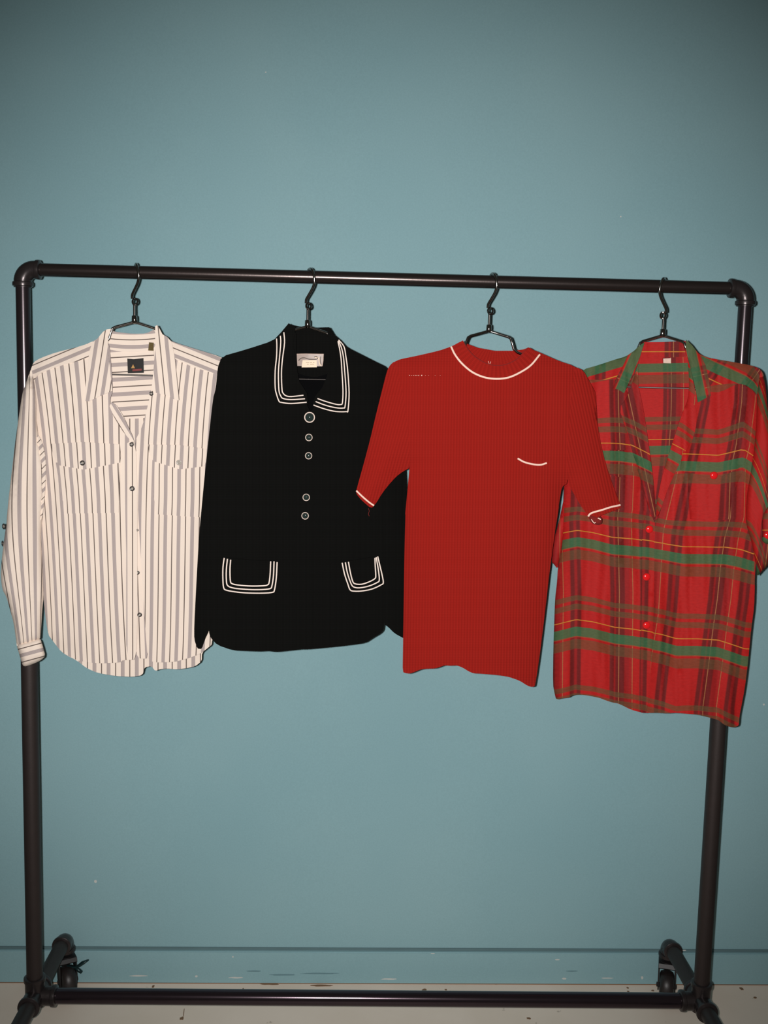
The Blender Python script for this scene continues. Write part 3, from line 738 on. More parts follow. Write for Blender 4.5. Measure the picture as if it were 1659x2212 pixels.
ct = c1((262, 850), (300, 900), (330, 1040), (325, 1250), (302, 1460), (280, 1480), (262, 1300), (255, 1000))
panel('sleeve_facing', GW, ct, lambda x, y: ((y + (x - 80) * 1.0) / 33.0, x / 30), M['stripe'], shirt, 'front', .016, s=5, label='turned underside of the sleeve with slanting stripes')
cf = c2((118, 1040), (200, 1010), (288, 990), (305, 1040), (326, 1118), (295, 1148), (250, 1170), (188, 1193), (165, 1190), (150, 1150), (135, 1095))
pillow('cuff', GW, cf, lambda x, y: ((y + (x - 60) * .27 - c2((0, 1050))[0][1]) / 30.0 - .02, x / 30), M['stripe'], shirt, yc=.016, B=.016, w=20, s=5, fold=.001)
# labels
lb = patch('neck_label', GW, c1((912, 314), (960, 318), (1028, 310), (1031, 416), (916, 419)), M['tag_black'], shirt, lay=.0052, label='black square woven label')
patch('label_emblem', GW, [(287.5, 787), (283, 795.5), (291.5, 795.5)], M['gold'], lb, lay=.0056, label='small gold triangular emblem', s=3)
patch('label_lettering', GW, [(286, 797.5), (306, 796.5), (306, 800.5), (286, 802)], M['red_thread'], lb, lay=.0056, label='dull red lettering', s=3)
patch('size_tag', GW, c1((1068, 197), (1102, 200), (1100, 258), (1062, 256)), M['tag_gold'], shirt, lay=.0072, s=4, label='small olive and gold size tag')
for px, py, r, ly in ((178.4, 1000, 5.6, .0062), (284.5, 960, 4.8, .0045), (285.7, 1055.3, 5.6, .0045), (297.5, 1237, 4.4, .0005), (302, 1327.8, 5.0, .0005), (327, 850.3, 4.6, .0025), (296.8, 1145, 2.6, .0005)):
    shirt_button(GW, shirt, px, py, r, ly, M['button_dark'], M['button_mid'])
shirt_button(GW, shirt, 386.7, 999, 6, .0062, M['button_pale'], M['button_mid'])
yy = float(GW.base(np.array([(9., 1137.)]))[0])
shirt_button(GW, shirt, 9.0, 1137, 6.4, 0, M['button_dark'], M['button_mid'], y=yy - .008, facing=(-.7, -.7, 0))
shirt_button(GW, shirt, 6.5, 1174, 6.4, 0, M['button_dark'], M['button_mid'], y=yy - .008, facing=(-.85, -.5, 0))

# ================================================================== 2. black jacket
p0 = at(667, 700, 0)
jacket = empty('black_jacket', (p0[0], 0, 0.95), 'black jacket with ivory triple piping on collar and pockets, second from left on the rack', 'jacket', 'garments hanging on the rack')
J_l = [(478, 768), (472, 785), (469, 797), (466, 840), (450, 951), (435, 1102), (424, 1261), (419, 1381)]
J_r = [(838, 794), (852, 830), (866, 900), (876, 1020), (884, 1120), (896, 1300), (895, 1376)]
J_sl = [(478, 770), (495, 764), (528, 756), (560, 748), (590, 736)]; J_sr = c3((1150, 230), (1290, 300), (1450, 370))
GJ = Garment(667, 0.0, SL_J, [J_l, J_r, J_sl, J_sr], .019, .014, 4.2, fold=.003, fx=60, fy=400)
uvj = lambda x, y: (x, y)
jb = [(622, 702), (640, 704), (670, 708), (701, 707), (712, 707), (725, 728), (747, 749), (789, 770), (838, 795), (848, 840), (858, 950), (850, 1100), (838, 1250), (829, 1348), (822, 1364), (800, 1380), (716, 1394), (596, 1404), (502, 1400), (469, 1388), (453, 1370), (451, 1362), (450, 1300), (455, 1100), (463, 900), (470, 800), (478, 770), (528, 756), (590, 736), (605, 720)]
panel('back_panel', GJ, jb, uvj, M['black_lining'], jacket, 'back', 0.0, s=9)
hem_l = c4((170, 945), (180, 985), (230, 1040), (340, 1078), (440, 1083), (540, 1086), (590, 1082), (650, 1090), (745, 1080), (840, 1070), (910, 1062))
fj_l = [(640, 712), (640, 760), (645, 840), (662, 872), (668, 885), (676, 900), (680, 1000), (678, 1200), (674, 1400)] + hem_l[::-1] + [(450, 1300), (455, 1100), (463, 900), (470, 800), (478, 770), (528, 756), (590, 736), (612, 716)]
hem_r = c4((840, 1074), (1050, 1055), (1160, 1043), (1290, 1025), (1350, 985), (1395, 960), (1420, 935), (1426, 892))
fj_r = [(712, 712), (716, 740), (714, 780), (702, 830), (684, 860), (676, 885), (660, 900), (655, 1000), (655, 1200), (653, 1400)] + hem_r + [(838, 1250), (850, 1100), (858, 950), (848, 840), (838, 795), (789, 770), (747, 749), (725, 728)]
panel('front_panel', GJ, fj_r, uvj, M['black'], jacket, 'front', -.0005, s=8)
panel('front_panel', GJ, fj_l, uvj, M['black'], jacket, 'front', .002, s=8)
jsl = [(482, 768), (473, 785), (470, 797), (466, 840), (460, 861), (450, 951), (442, 1027), (435, 1102), (430, 1155), (424, 1261), (419.5, 1351), (419.5, 1381), (426, 1401), (435, 1402), (442, 1381), (451, 1362), (458, 1330), (468, 1250), (478, 1150), (498, 1000), (508, 900), (505, 785)]
shell('sleeve', GJ, jsl, uvj, M['black'], jacket, .0045)
jsr = [(800, 776), (838, 794), (852, 830), (866, 900), (873, 960), (876, 1020), (878, 1057), (884, 1120), (892, 1200), (896, 1300), (895, 1376), (880, 1382), (870, 1378), (852, 1368), (838, 1354), (829, 1348), (832, 1290), (833, 1200), (822, 1100), (808, 1000), (802, 900), (795, 820)]
shell('sleeve', GJ, jsr, uvj, M['black'], jacket, .0035)
# collar
cjl = c3((742, 60), (700, 110), (660, 160), (628, 182), (640, 300), (633, 400), (632, 525), (660, 632), (760, 647), (884, 640), (872, 560), (820, 480), (790, 350), (775, 200), (790, 90))
cjr = c3((1033, 88), (1062, 140), (1110, 180), (1150, 225), (1163, 300), (1182, 400), (1188, 560), (1178, 706), (1080, 704), (1000, 688), (912, 655), (930, 585), (985, 520), (1030, 400), (1045, 250), (1020, 130))
CJL = panel('collar_leaf', GJ, cjl, uvj, M['black'], jacket, 'front', .007, th=.003, s=5, smooth=0)
CJR = panel('collar_leaf', GJ, cjr, uvj, M['black'], jacket, 'front', .006, th=.003, s=5, smooth=0)
bkst = c3((735, 70), (790, 76), (800, 82), (900, 90), (1000, 92), (1036, 88), (1060, 150), (1055, 300), (1035, 420), (930, 450), (830, 430), (790, 400), (770, 250))
panel('collar_stand', GJ, bkst, uvj, M['black'], jacket, 'back', .003, s=6)
tl = [[(655, 170), (657, 220), (655, 300), (645, 400), (645, 520), (655, 570), (672, 618), (690, 628), (760, 636), (870, 627)],
      [(682, 150), (685, 200), (675, 320), (668, 420), (672, 540), (684, 580), (702, 600), (760, 608), (858, 602)],
      [(707, 125), (712, 200), (697, 320), (690, 420), (694, 535), (702, 562), (722, 580), (760, 586), (847, 577)]]
for L in tl: cord('piping', GJ, c3(*L), 2.5, M['trim'], CJL, .0085, n=4, label='ivory piping line')
tr_ = [[(1100, 180), (1138, 228), (1152, 300), (1165, 400), (1175, 560), (1167, 685), (1155, 694), (1080, 693), (1000, 675), (920, 647)],
       [(1098, 186), (1118, 230), (1134, 300), (1143, 400), (1153, 550), (1146, 655), (1134, 668), (1080, 666), (1005, 648), (935, 622)],
       [(1095, 190), (1108, 250), (1118, 320), (1123, 400), (1131, 540), (1127, 630), (1115, 643), (1080, 641), (1010, 622), (948, 600)]]
for L in tr_: cord('piping', GJ, c3(*L), 2.5, M['trim'], CJR, .0075, n=4, label='ivory piping line')
# pocket flaps
for poly, lines in ((c4((266, 412), (258, 520), (264, 640), (300, 660), (450, 680), (560, 681), (645, 670), (668, 560), (674, 442), (470, 430)),
                     [[(280, 415), (271, 480), (270, 560), (276, 630), (300, 648), (370, 660), (450, 667), (560, 668), (625, 662), (640, 645), (653, 560), (659, 445)],
                      [(303, 422), (295, 500), (295, 570), (303, 612), (340, 630), (400, 638), (480, 643), (560, 642), (610, 635), (622, 615), (633, 540), (637, 440)],
                      [(326, 428), (321, 500), (324, 580), (336, 600), (380, 610), (470, 617), (560, 615), (592, 608), (602, 590), (609, 530), (613, 440)]]),
                    (c4((1112, 448), (1130, 540), (1172, 655), (1250, 664), (1335, 652), (1432, 612), (1412, 500), (1388, 402), (1250, 425)),
                     [[(1125, 450), (1142, 530), (1165, 600), (1183, 645), (1215, 654), (1270, 652), (1340, 638), (1405, 608), (1420, 592), (1412, 540), (1398, 480), (1380, 405)],
                      [(1148, 447), (1162, 520), (1185, 590), (1205, 622), (1250, 630), (1320, 616), (1375, 592), (1391, 575), (1386, 510), (1369, 410)],
                      [(1170, 443), (1182, 510), (1198, 575), (1215, 600), (1265, 604), (1320, 586), (1358, 565), (1366, 545), (1362, 470), (1360, 415)]])):
    fp_ = panel('pocket_flap', GJ, poly, uvj, M['black'], jacket, 'front', .0050, th=.003, s=6, smooth=0)
    for L in lines: cord('piping', GJ, c4(*L), 2.8, M['trim'], fp_, .0065, n=4, label='ivory piping line')
for px, py, r in ((668.8, 901.5, 11.8), (667.3, 944.9, 8.0), (666.7, 984.4, 7.8), (661.6, 1074.2, 8.0), (659.2, 1114, 8.2)):
    dome_button(GJ, jacket, px, py, r, .0042, M['button_ring'], M['button_dome'])
lb = patch('neck_label', GJ, c3((792, 280), (893, 279), (993, 280), (990, 325), (980, 370), (900, 368), (803, 367)), M['tag_silver'], jacket, lay=.006, label='silver grey woven label')
def label_thread(pts, wpx, mat, lay): cord('label_pattern', GJ, pts, wpx, mat, lb, lay, yfun=GJ.back, n=3)
label_thread([(645, 779), (650, 774), (658, 773), (668, 776), (684, 776)], 2.0, M['shade_thread'], .0064)
label_thread([(680, 772), (688, 774), (690, 785), (693, 790)], 2.2, M['tag_cream'], .0064)
label_thread([(679, 771), (684, 770), (686, 776)], 2.0, M['shade_thread'], .0066)
label_thread([(693, 770), (692, 780), (694, 788)], 1.6, M['shade_thread'], .0064)
for L in ([(639, 765), (660, 764.5), (698, 765)], [(698, 765), (698, 778), (696, 791)]):
    label_thread(L, 1.2, M['tag_white'], .0064)
tg = patch('care_tag', GJ, c3((842, 325), (942, 325), (944, 376), (835, 377), (838, 350)), M['tag_cream'], jacket, lay=.0085, label='small cream tag')
for x0_, x1_, y_ in ((661, 668, 783.2), (670, 674, 783.2), (676, 679, 783.4), (663, 667, 786.8), (670, 678, 787)):
    cord('ink_mark', GJ, [(x0_, y_), ((x0_ + x1_) / 2, y_ - .3), (x1_, y_)], 1.1, M['ink'], tg, .0088, yfun=GJ.back, n=2)

# ================================================================== 3. rust-red knit top
p0 = at(1060, 720, 0)
knit = empty('knit_top', (p0[0], 0, 0.95), 'rust-red short-sleeved ribbed knit top with cream tipping, between the black jacket and the plaid shirt', 'sweater', 'garments hanging on the rack')
K_l = c5((275, 290), (262, 312), (250, 350), (225, 450), (195, 570), (160, 720), (120, 870), (82, 1005))
K_ul = c5((190, 1095), (230, 1030), (265, 985), (310, 935), (350, 905), (387, 885), (372, 1050), (362, 1150)) + c6((165, 350), (160, 700), (155, 1000), (152, 1140))
K_r = c5((1392, 322), (1430, 390), (1464, 455), (1466, 520), (1475, 640), (1490, 740), (1520, 860), (1560, 980), (1605, 1095))
K_ur = c5((1418, 1160), (1375, 1100), (1340, 1040), (1300, 975), (1270, 990), (1250, 1100)) + c6((1190, 50), (1145, 350), (1105, 680), (1065, 1010), (1033, 1222))
K_sl = c5((265, 310), (290, 275), (330, 255), (430, 235), (560, 205), (625, 183)); K_sr = c5((1140, 218), (1190, 245), (1250, 265), (1330, 290), (1400, 345))
GK = Garment(1060, -0.012, SL_R, [K_l, K_r, K_sl, K_sr, K_ul, K_ur], .017, .010, 8.8, fold=.0024, fx=70, fy=300)
uvk = lambda x, y: (x + (y - 1100) * .02, y)
kb_in = c5((705, 165), (780, 192), (880, 210), (980, 210), (1050, 200), (1070, 190), (1140, 218), (1250, 267), (1330, 292), (1395, 340), (1340, 560), (1312, 760), (1300, 970), (1268, 990), (1250, 1100)) + c6((1188, 50), (1143, 350), (1103, 680), (1063, 1010), (1031, 1215), (980, 1215), (930, 1190), (760, 1150), (590, 1120), (510, 1088), (430, 1088), (370, 1108), (270, 1115), (200, 1140), (155, 1135), (158, 1000), (163, 700), (168, 350)) + c5((365, 1150), (375, 1050), (388, 885), (386, 800), (356, 600), (312, 420), (270, 312), (330, 257), (430, 237), (560, 207), (630, 183), (690, 150))
panel('back_panel', GK, kb_in, uvk, M['knit'], knit, 'back', 0, th=.002, s=9)
hem_k = c6((1033, 1222), (1028, 1238), (1005, 1241), (980, 1232), (930, 1200), (860, 1175), (810, 1166), (760, 1160), (660, 1152), (620, 1150), (590, 1137), (550, 1112), (510, 1097), (470, 1100), (430, 1097), (400, 1108), (370, 1118), (300, 1120), (270, 1125), (235, 1140), (200, 1152), (175, 1150), (153, 1142))
kf = c5((700, 160), (730, 205), (770, 245), (830, 278), (890, 291), (950, 283), (1010, 253), (1045, 215), (1070, 190), (1140, 220), (1190, 247), (1250, 267), (1330, 292), (1400, 345), (1345, 560), (1312, 760), (1302, 975), (1268, 992), (1250, 1100)) + c6((1190, 50), (1165, 200), (1145, 350), (1125, 500), (1105, 680), (1085, 850), (1065, 1010), (1045, 1150)) + hem_k + c6((155, 1000), (160, 700), (165, 350), (172, 100)) + c5((362, 1150), (372, 1050), (380, 960), (387, 885), (386, 800), (356, 600), (310, 420), (265, 312), (290, 277), (330, 257), (430, 237), (560, 207), (628, 183))
panel('front_panel', GK, kf, uvk, M['knit'], knit, 'front', 0, th=.002, s=7)
# sleeves
ks_l = c5((300, 268), (275, 290), (262, 312), (250, 350), (225, 450), (195, 570), (160, 720), (120, 870), (82, 1005), (78, 1033), (108, 1070), (165, 1120), (190, 1095), (230, 1030), (265, 985), (310, 935), (350, 905), (390, 884), (388, 760), (372, 600), (345, 420))
ang_l = math.atan2(-(82 - 262), 1005 - 312)
shell('sleeve', GK, ks_l, lambda x, y: (x * math.cos(ang_l) + y * math.sin(ang_l), y), M['knit'], knit, .0012)
ks_r = c5((1340, 298), (1392, 322), (1430, 390), (1464, 455), (1466, 520), (1475, 640), (1490, 740), (1520, 860), (1560, 980), (1605, 1095), (1612, 1116), (1500, 1158), (1470, 1172), (1424, 1185), (1418, 1160), (1375, 1100), (1340, 1040), (1302, 975), (1295, 850), (1300, 700), (1318, 500))
ang_r = math.atan2(-(1590 - 1440), 1080 - 400)
shell('sleeve', GK, ks_r, lambda x, y: (x * math.cos(ang_r) + y * math.sin(ang_r), y), M['knit'], knit, .0012)
crl = c5((1420, 1160), (1430, 1190), (1445, 1208), (1478, 1216), (1500, 1208), (1503, 1178), (1485, 1160), (1450, 1160))
pillow('cuff_curl', GK, crl, uvk, M['rust'], knit, yc=.0065, B=.006, w=8, s=4, fold=0, label='curled underside of the sleeve end')
def ksl(Pn): return GK.front(Pn)
cord('tipping', GK, c5((1420, 1166), (1430, 1152), (1450, 1142), (1500, 1128), (1550, 1112), (1605, 1100)), 4.2, M['trim_pink'], knit, .0032, yfun=ksl, label='cream cuff tipping')
cord('tipping', GK, [(1277.5, 1122), (1281, 1127), (1284, 1130), (1286.5, 1128)], 1.8, M['trim_pink'], knit, .0130, yfun=ksl, label='cream cuff tipping')
cord('tipping', GK, [(1291.5, 1119.5), (1295, 1120.5), (1297.5, 1122.5)], 2.6, M['trim_pink'], knit, .0130, yfun=ksl, label='cream cuff tipping')
cord('tipping', GK, c5((80, 1017), (100, 1037), (125, 1060), (155, 1085), (181, 1103)), 3.8, M['trim_pink'], knit, .0030, yfun=ksl, label='cream cuff tipping')
cord('loose_thread', GK, [(796, 1098), (797.5, 1104), (796, 1110), (797.5, 1115)], .9, M['thread'], knit, .002, yfun=ksl)
# neckband
nb = c5((695, 148), (705, 165), (730, 206), (770, 246), (830, 281), (890, 294), (950, 286), (1010, 256), (1045, 218), (1072, 188), (1085, 192), (1142, 228), (1120, 262), (1090, 292), (1030, 332), (960, 364), (890, 372), (820, 362), (750, 332), (690, 282), (650, 232), (626, 183), (660, 170))
def nb_uv(x, y):
    a = np.arctan2(y - 715, x - 1073); return a * 62, np.hypot(x - 1073, y - 715)
NB = panel('neckband', GK, nb, nb_uv, M['knit'], knit, 'front', .003, th=.0025, s=5, smooth=0)
cord('tipping', GK, c5((628, 185), (650, 230), (690, 281), (750, 331), (820, 361), (890, 370), (960, 362), (1030, 331), (1090, 290), (1140, 230)), 4.2, M['trim_pink'], NB, .0055, n=6, label='cream neckline tipping')
cord('neck_edge_shade', GK, c5((702, 163), (730, 206), (770, 246), (830, 280), (890, 293), (950, 285), (1010, 255), (1045, 217), (1070, 192)), 1.8, M['rust'], NB, .0032, n=6)  # darker cord painting in the shadow line along the band's inner edge
nbb = c5((700, 160), (780, 190), (880, 208), (980, 208), (1046, 200), (1072, 190), (1060, 240), (1010, 280), (940, 305), (860, 300), (780, 270), (720, 210))
panel('neckband_back', GK, nbb, nb_uv, M['knit'], knit, 'back', .003, s=5, smooth=0)
cord('neck_stitch', GK, [(1054.5, 780), (1056, 784), (1057.5, 787), (1059, 784), (1060, 781)], .9, M['trim_pink'], knit, .0045, yfun=GK.back, n=2)
cord('pocket_tipping', GK, c5((1012, 830), (1050, 851), (1100, 864), (1145, 867), (1180, 857)), 4.0, M['trim_pink'], knit, .0022, label='cream pocket tipping')
for k, (x, r) in enumerate([(885, .7), (889, .7), (893, .8), (897, 1.0), (900.5, 1.0), (904.5, 1.1), (911, 1.4), (884, .6), (919, .5), (926, .5), (940, .5), (951, .5)]):
    y = 811 if k != 7 else 810.5
    bm = bmesh.new(); p = at(x, y, yat(GK, x, y, .0006)); bmesh.ops.create_uvsphere(bm, u_segments=8, v_segments=6, radius=r * .001)
    for v in bm.verts: v.co = Vector((v.co.x, v.co.y * .5, v.co.z)) + Vector(p)
    link('pulled_stitch', mesh_from_bm(bm, 'dot'), M['trim_pink'], knit)

# ================================================================== 4. red plaid shirt
p0 = at(1437, 740, 0)
pl = empty('plaid_shirt', (p0[0], 0, 0.95), 'red and green plaid short-sleeved shirt with red buttons, rightmost on the rack', 'shirt', 'garments hanging on the rack')
P_l = [(1222, 860), (1219, 950), (1217, 1050), (1215, 1150), (1206, 1240), (1199, 1295), (1195.5, 1401), (1194.6, 1479), (1201, 1508)]
P_r = [(1636, 800), (1645, 900), (1640, 1050), (1632, 1180), (1631, 1262), (1629, 1310), (1618.6, 1401), (1608, 1491), (1597.6, 1545), (1592, 1569)]
P_sl = c7((330, 328), (440, 295), (560, 255), (640, 232), (700, 190)); P_sr = c7((1150, 200), (1200, 235), (1300, 255), (1420, 275), (1530, 295), (1600, 318))
GP = Garment(1437, 0.012, SL_P, [P_l, P_r, P_sl, P_sr], .0145, .009, 12.4, fold=.0098, fx=20, fy=340, w=26)
def interp(pts): A = np.array(sorted(pts)); return lambda q: np.interp(q, A[:, 0], A[:, 1])
band0 = interp(c8((120, 275), (200, 250), (290, 232), (400, 250), (540, 288), (700, 300), (900, 325), (1050, 355), (1200, 356), (1350, 358), (1450, 378), (1560, 412)))
band1 = interp(c8((110, 915), (140, 910), (280, 875), (400, 890), (560, 930), (700, 945), (900, 985), (1000, 1015), (1150, 1015), (1300, 1025), (1400, 1060), (1490, 1092)))
bandm = interp(c7((200, 935), (490, 940), (600, 945), (700, 960), (800, 985), (930, 1030), (1050, 1015), (1200, 1020), (1300, 1025), (1480, 990), (1560, 1040), (1640, 1110)))
def vw(x, y, dy=0.0):
    y = y + dy; b0, b1, bm_ = band0(x), band1(x), bandm(x)
    return np.where(y > b0, (y - b0) / (b1 - b0), -(b0 - y) / (b0 - bm_))
L1x = interp([(700, 1334), (880, 1336), (989, 1340.5), (1100, 1337), (1115, 1334.4), (1280, 1338), (1491, 1336)])
Bx = interp([(780, 1606), (868, 1602), (962, 1590), (1001, 1581), (1118, 1578), (1160, 1566), (1220, 1557), (1295, 1549.5), (1356, 1540.5), (1431, 1531.4), (1530, 1518)])
Ax = interp([(780, 1504), (870, 1500), (1013, 1465), (1148, 1432), (1250, 1426), (1325, 1421.7), (1419, 1406.6), (1521, 1396)])
uv_pl = lambda x, y: ((x - L1x(y)) / 150.4, vw(x, y))
def uv_pr(x, y):
    B_, A_ = Bx(y), Ax(y)
    return np.where(x < B_, (x - B_) / (B_ - A_) * .81, (x - B_) / 150.4), vw(x, y)
pb = c7((765, 132), (900, 130), (1068, 122), (1110, 170), (1200, 240), (1400, 275), (1530, 298), (1595, 325), (1612, 500), (1605, 900), (1590, 1300)) + c8((1563, 540), (1555, 700), (1535, 850), (1518, 1000), (1500, 1150), (1480, 1300), (1455, 1440), (1435, 1550), (1290, 1505), (1150, 1470), (860, 1455), (690, 1438), (540, 1380), (440, 1345), (270, 1325), (145, 1362), (118, 1260), (120, 1000), (133, 650), (165, 428)) + c7((185, 1400), (200, 900), (230, 500), (330, 330), (560, 257), (640, 234), (700, 192))
ublk = polyfit([(x, y, v) for v, pts in ((0.0, c7((965, 260), (960, 600), (935, 1000))), (.24, c7((1050, 240), (1080, 330), (1085, 400))), (-.9, c7((560, 260), (555, 600), (550, 1000)))) for x, y in pts], 2)
vback = lambda x, y: (y - c7((0, 312))[0][1]) / 178.0
panel('back_panel', GP, pb, lambda x, y: (ublk(x, y), vback(x, y) + (x - 1437) * .0001), M['plaid'], pl, 'back', 0.0, s=8)
stp = c7((768, 130), (900, 129), (1066, 121), (1085, 235), (900, 242), (735, 250))
panel('collar_stand', GP, stp, lambda x, y: ((x - 1455) / 150.0, (y - c7((0, 197))[0][1]) / 200 + .87), M['plaid'], pl, 'back', .0045, s=5, smooth=0)
hemL = c8((778, 1463), (760, 1462), (690, 1445), (650, 1428), (580, 1392), (540, 1388), (500, 1375), (440, 1352), (330, 1332), (270, 1332), (245, 1342), (230, 1352), (180, 1358), (138, 1367), (128, 1330), (115, 1260), (118, 1000), (125, 800), (130, 650), (145, 520), (150, 425), (185, 250))
pf_l = c7((690, 560), (700, 700), (745, 900), (790, 1150), (830, 1390)) + c8((850, 110), (842, 300), (842, 600), (835, 850), (815, 1150), (790, 1463)) + hemL + c7((190, 1400), (200, 1100), (215, 850), (230, 600), (300, 440), (360, 400), (480, 395), (560, 385), (620, 440))
panel('front_panel', GP, pf_l, uv_pl, M['plaid'], pl, 'front', .0022)
hemR = c8((1455, 1480), (1450, 1545), (1440, 1560), (1400, 1568), (1350, 1552), (1310, 1520), (1290, 1510), (1220, 1492), (1150, 1475), (1000, 1462), (930, 1466), (860, 1462), (780, 1464))
pf_r = c7((1100, 500), (1120, 560), (1090, 700), (1020, 900), (950, 1120), (870, 1400)) + c8((845, 80), (800, 200), (770, 600), (760, 1000), (765, 1462)) + hemR[::-1][1:] + c8((1465, 1430), (1490, 1300), (1510, 1150), (1525, 1000), (1540, 850), (1560, 700), (1565, 540), (1560, 400)) + c7((1585, 1450), (1600, 1000), (1600, 600), (1560, 480), (1480, 430), (1400, 422), (1230, 440), (1150, 470))
panel('front_panel', GP, [p for p in pf_r], uv_pr, M['plaid'], pl, 'front', 0.0)
# shoulder yokes
yol = c7((330, 326), (440, 295), (560, 255), (640, 232), (700, 190), (690, 300), (620, 420), (560, 392), (470, 402), (375, 398), (300, 440), (290, 400))
ylc = interp(c7((280, 372), (340, 350), (560, 285), (640, 262), (700, 240)))
panel('shoulder_yoke', GP, yol, lambda x, y: ((x - 1240) / 150, (ylc(x) - y) / 195.0 * .9), M['plaid'], pl, 'front', .0035, s=5)
yor = c7((1130, 190), (1200, 235), (1300, 255), (1420, 275), (1530, 295), (1590, 315), (1622, 345), (1638, 420), (1645, 560), (1600, 530), (1560, 480), (1490, 432), (1400, 426), (1300, 436), (1228, 448), (1190, 330))
yrc = interp(c7((1130, 255), (1200, 278), (1300, 325), (1400, 368), (1500, 415), (1560, 460), (1600, 520), (1640, 600)))
panel('shoulder_yoke', GP, yor, lambda x, y: ((x - 1640 + (y - 800) * .7) / 150, (yrc(x) - y) / 195.0 * .85), M['plaid'], pl, 'front', .0035, s=5)
# lapels (turned-back facings)
lpl = c7((735, 260), (722, 420), (762, 600), (787, 760), (820, 990), (838, 1150), (848, 1300), (850, 1400), (822, 1385), (795, 1300), (745, 1120), (690, 930), (640, 760), (590, 605), (650, 520), (700, 380))
panel('lapel', GP, lpl, lambda x, y: ((x - c7((665, 0))[0][0] - (y - 865) * .22) / 150.4 , vw(x, y, -6) - (x - 1390) * .0012), M['plaid'], pl, 'front', .0052, s=6)
lpr = c7((1082, 240), (1095, 420), (1085, 540), (1040, 650), (980, 830), (940, 960), (905, 1070), (880, 1180), (856, 1330), (862, 1395), (900, 1300), (940, 1180), (1010, 1030), (1060, 920), (1110, 850), (1140, 760), (1150, 640), (1120, 560), (1140, 500), (1110, 350))
panel('lapel', GP, lpr, lambda x, y: ((x - 1478) / 150.4 - .35 + (y - 900) * .002, vw(x, y, 10) + (x - 1480) * -.0035 - .02), M['plaid'], pl, 'front', .0048, s=6)
# collar leaves
def band_uv(a, b, sgn, upp=150.0):
    a, b = np.array(a), np.array(b); t = (b - a) / np.linalg.norm(b - a); nrm = np.array([-t[1], t[0]]) * sgn
    return lambda x, y: (((x - a[0]) * t[0] + (y - a[1]) * t[1]) / upp + .5, ((x - a[0]) * nrm[0] + (y - a[1]) * nrm[1]) / 195.0)
a_, b_ = c7((728, 180), (602, 470))
cpl = c7((772, 132), (742, 150), (700, 190), (655, 225), (618, 300), (575, 380), (545, 462), (582, 470), (625, 496), (660, 430), (695, 362), (728, 275), (750, 200))
panel('collar_leaf', GP, cpl, band_uv(a_, b_, 1), M['plaid'], pl, 'front', .0085, s=5, smooth=0)
a_, b_ = c7((1092, 130), (1184, 545))
cpr = c7((1072, 112), (1112, 150), (1150, 200), (1178, 230), (1212, 300), (1235, 400), (1248, 515), (1212, 532), (1156, 563), (1140, 470), (1118, 380), (1092, 270), (1066, 200))
panel('collar_leaf', GP, cpr, band_uv(a_, b_, -1), M['plaid'], pl, 'front', .0085, s=5, smooth=0)
# placket strip, pocket, flap
pks = c8((762, 60), (830, 70), (842, 300), (842, 600), (835, 850), (815, 1150), (790, 1463), (740, 1462), (745, 1000), (755, 600), (752, 300))
panel('placket', GP, pks, lambda x, y: ((x - 1388 - (y - 1200) * -.02) / 150.4 + .36, vw(x, y) + .006), M['plaid'], pl, 'front', .0042)
pkt = c7((1092, 1040), (1490, 1030), (1400, 1230), (1385, 1400), (1330, 1410), (1100, 1400), (1085, 1200))
panel('pocket', GP, pkt, lambda x, y: (uv_pr(x, y)[0] + .02, vw(x, y) + .004), M['plaid'], pl, 'front', .0024, smooth=0)
pfl = c7((1045, 905), (1250, 900), (1490, 895), (1500, 985), (1440, 1045), (1270, 1118), (1130, 1075), (1030, 1050))
panel('pocket_flap', GP, pfl, lambda x, y: (uv_pr(x, y)[0], vw(x, y) - .004), M['plaid'], pl, 'front', .0050, smooth=0)
pfl2 = c7((440, 900), (640, 905), (705, 960), (730, 1040), (600, 1100), (500, 1080), (440, 1040))
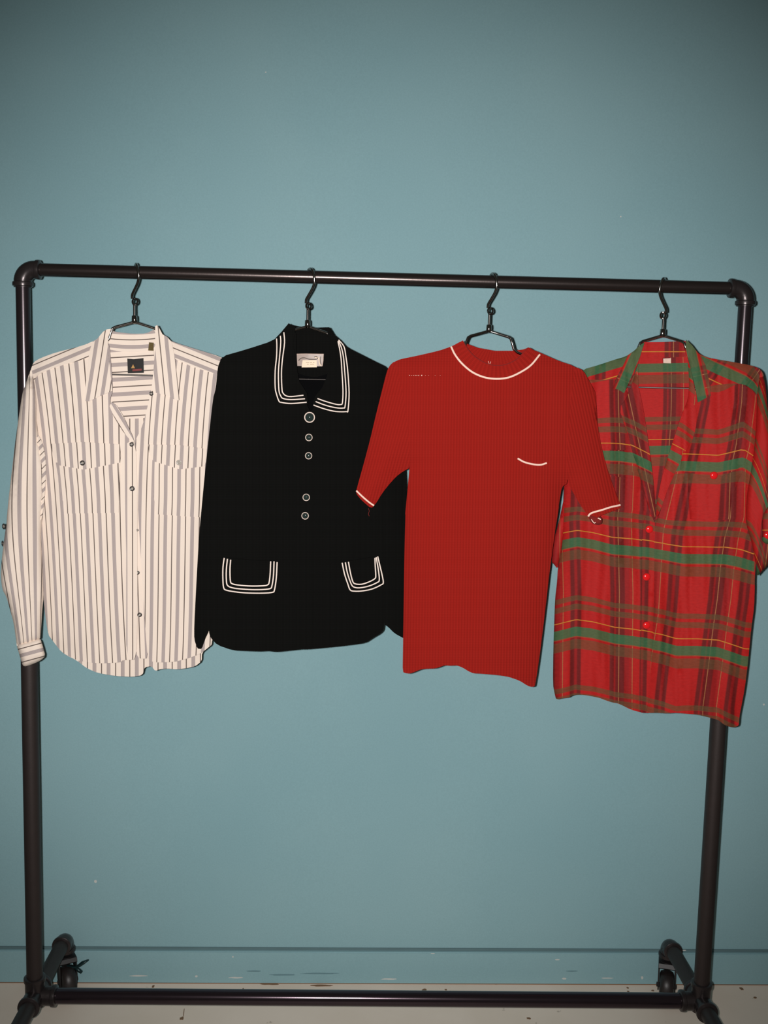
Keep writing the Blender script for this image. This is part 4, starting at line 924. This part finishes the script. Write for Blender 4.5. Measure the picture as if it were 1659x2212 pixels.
panel('pocket_flap', GP, pfl2, lambda x, y: (uv_pl(x, y)[0] + .02, vw(x, y) - .004), M['plaid'], pl, 'front', .0050, smooth=0)
# sleeves
psr = c7((1606, 330), (1625, 360), (1640, 430), (1650, 540), (1668, 700), (1690, 900), (1705, 1100), (1710, 1330)) + c8((1710, 200), (1700, 330), (1660, 400), (1620, 440), (1580, 486), (1572, 400), (1545, 250), (1500, 100)) + c7((1500, 1330), (1510, 1200), (1530, 1100), (1560, 900), (1575, 700), (1580, 500))
spb = interp(c7((1480, 990), (1540, 1030), (1580, 1100), (1620, 1200), (1660, 1330), (1720, 1500)))
pillow('sleeve', GP, psr, lambda x, y: ((x - 1620 + (y - 1000) * .12) / 150.4 + .6, (y - spb(x)) / 200.0), M['plaid'], pl, yc=.012, B=.012, w=20, s=6, fold=.005, fx=14, fy=120, seed=3)
scr = c8((1700, -60), (1650, -10), (1625, 40), (1612, 100), (1620, 160), (1612, 220), (1640, 250), (1700, 250))
pillow('rolled_cuff', GP, scr, lambda x, y: ((x - 1640) / 100, (y - c8((0, 235))[0][1]) / 200.0), M['plaid'], pl, yc=.024, B=.008, w=12, s=5, fold=.002)
ball_button(GP, pl, *c8((1655, 186))[0], 8, 0, M['button_red'], y=float(GP.base(np.array([(1657., 1156.)]))[0]) - .036)
psl = c7((240, 1000), (215, 1150), (150, 1450)) + c8((118, 220), (108, 300), (103, 378), (125, 400), (145, 428), (165, 350), (190, 200), (200, 100)) + c7((205, 1300), (230, 1150))
pillow('sleeve', GP, psl, lambda x, y: ((x - 1180) / 150.4, x * 0 + .38 + (y - 1150) * .0006), M['plaid'], pl, yc=.004, B=.006, w=10, s=5, fold=.002)
for q in c8((805, 143), (785, 485), (785, 832)): ball_button(GP, pl, *q, 8.6, .0085, M['button_red'])
ball_button(GP, pl, *c7((1268, 1087))[0], 8.6, .0085, M['button_red'])
tgp = patch('neck_tag', GP, c7((907, 248), (962, 245), (961, 282), (908, 280)), M['tag_white'], pl, lay=.0062, s=4, label='small off-white tag')
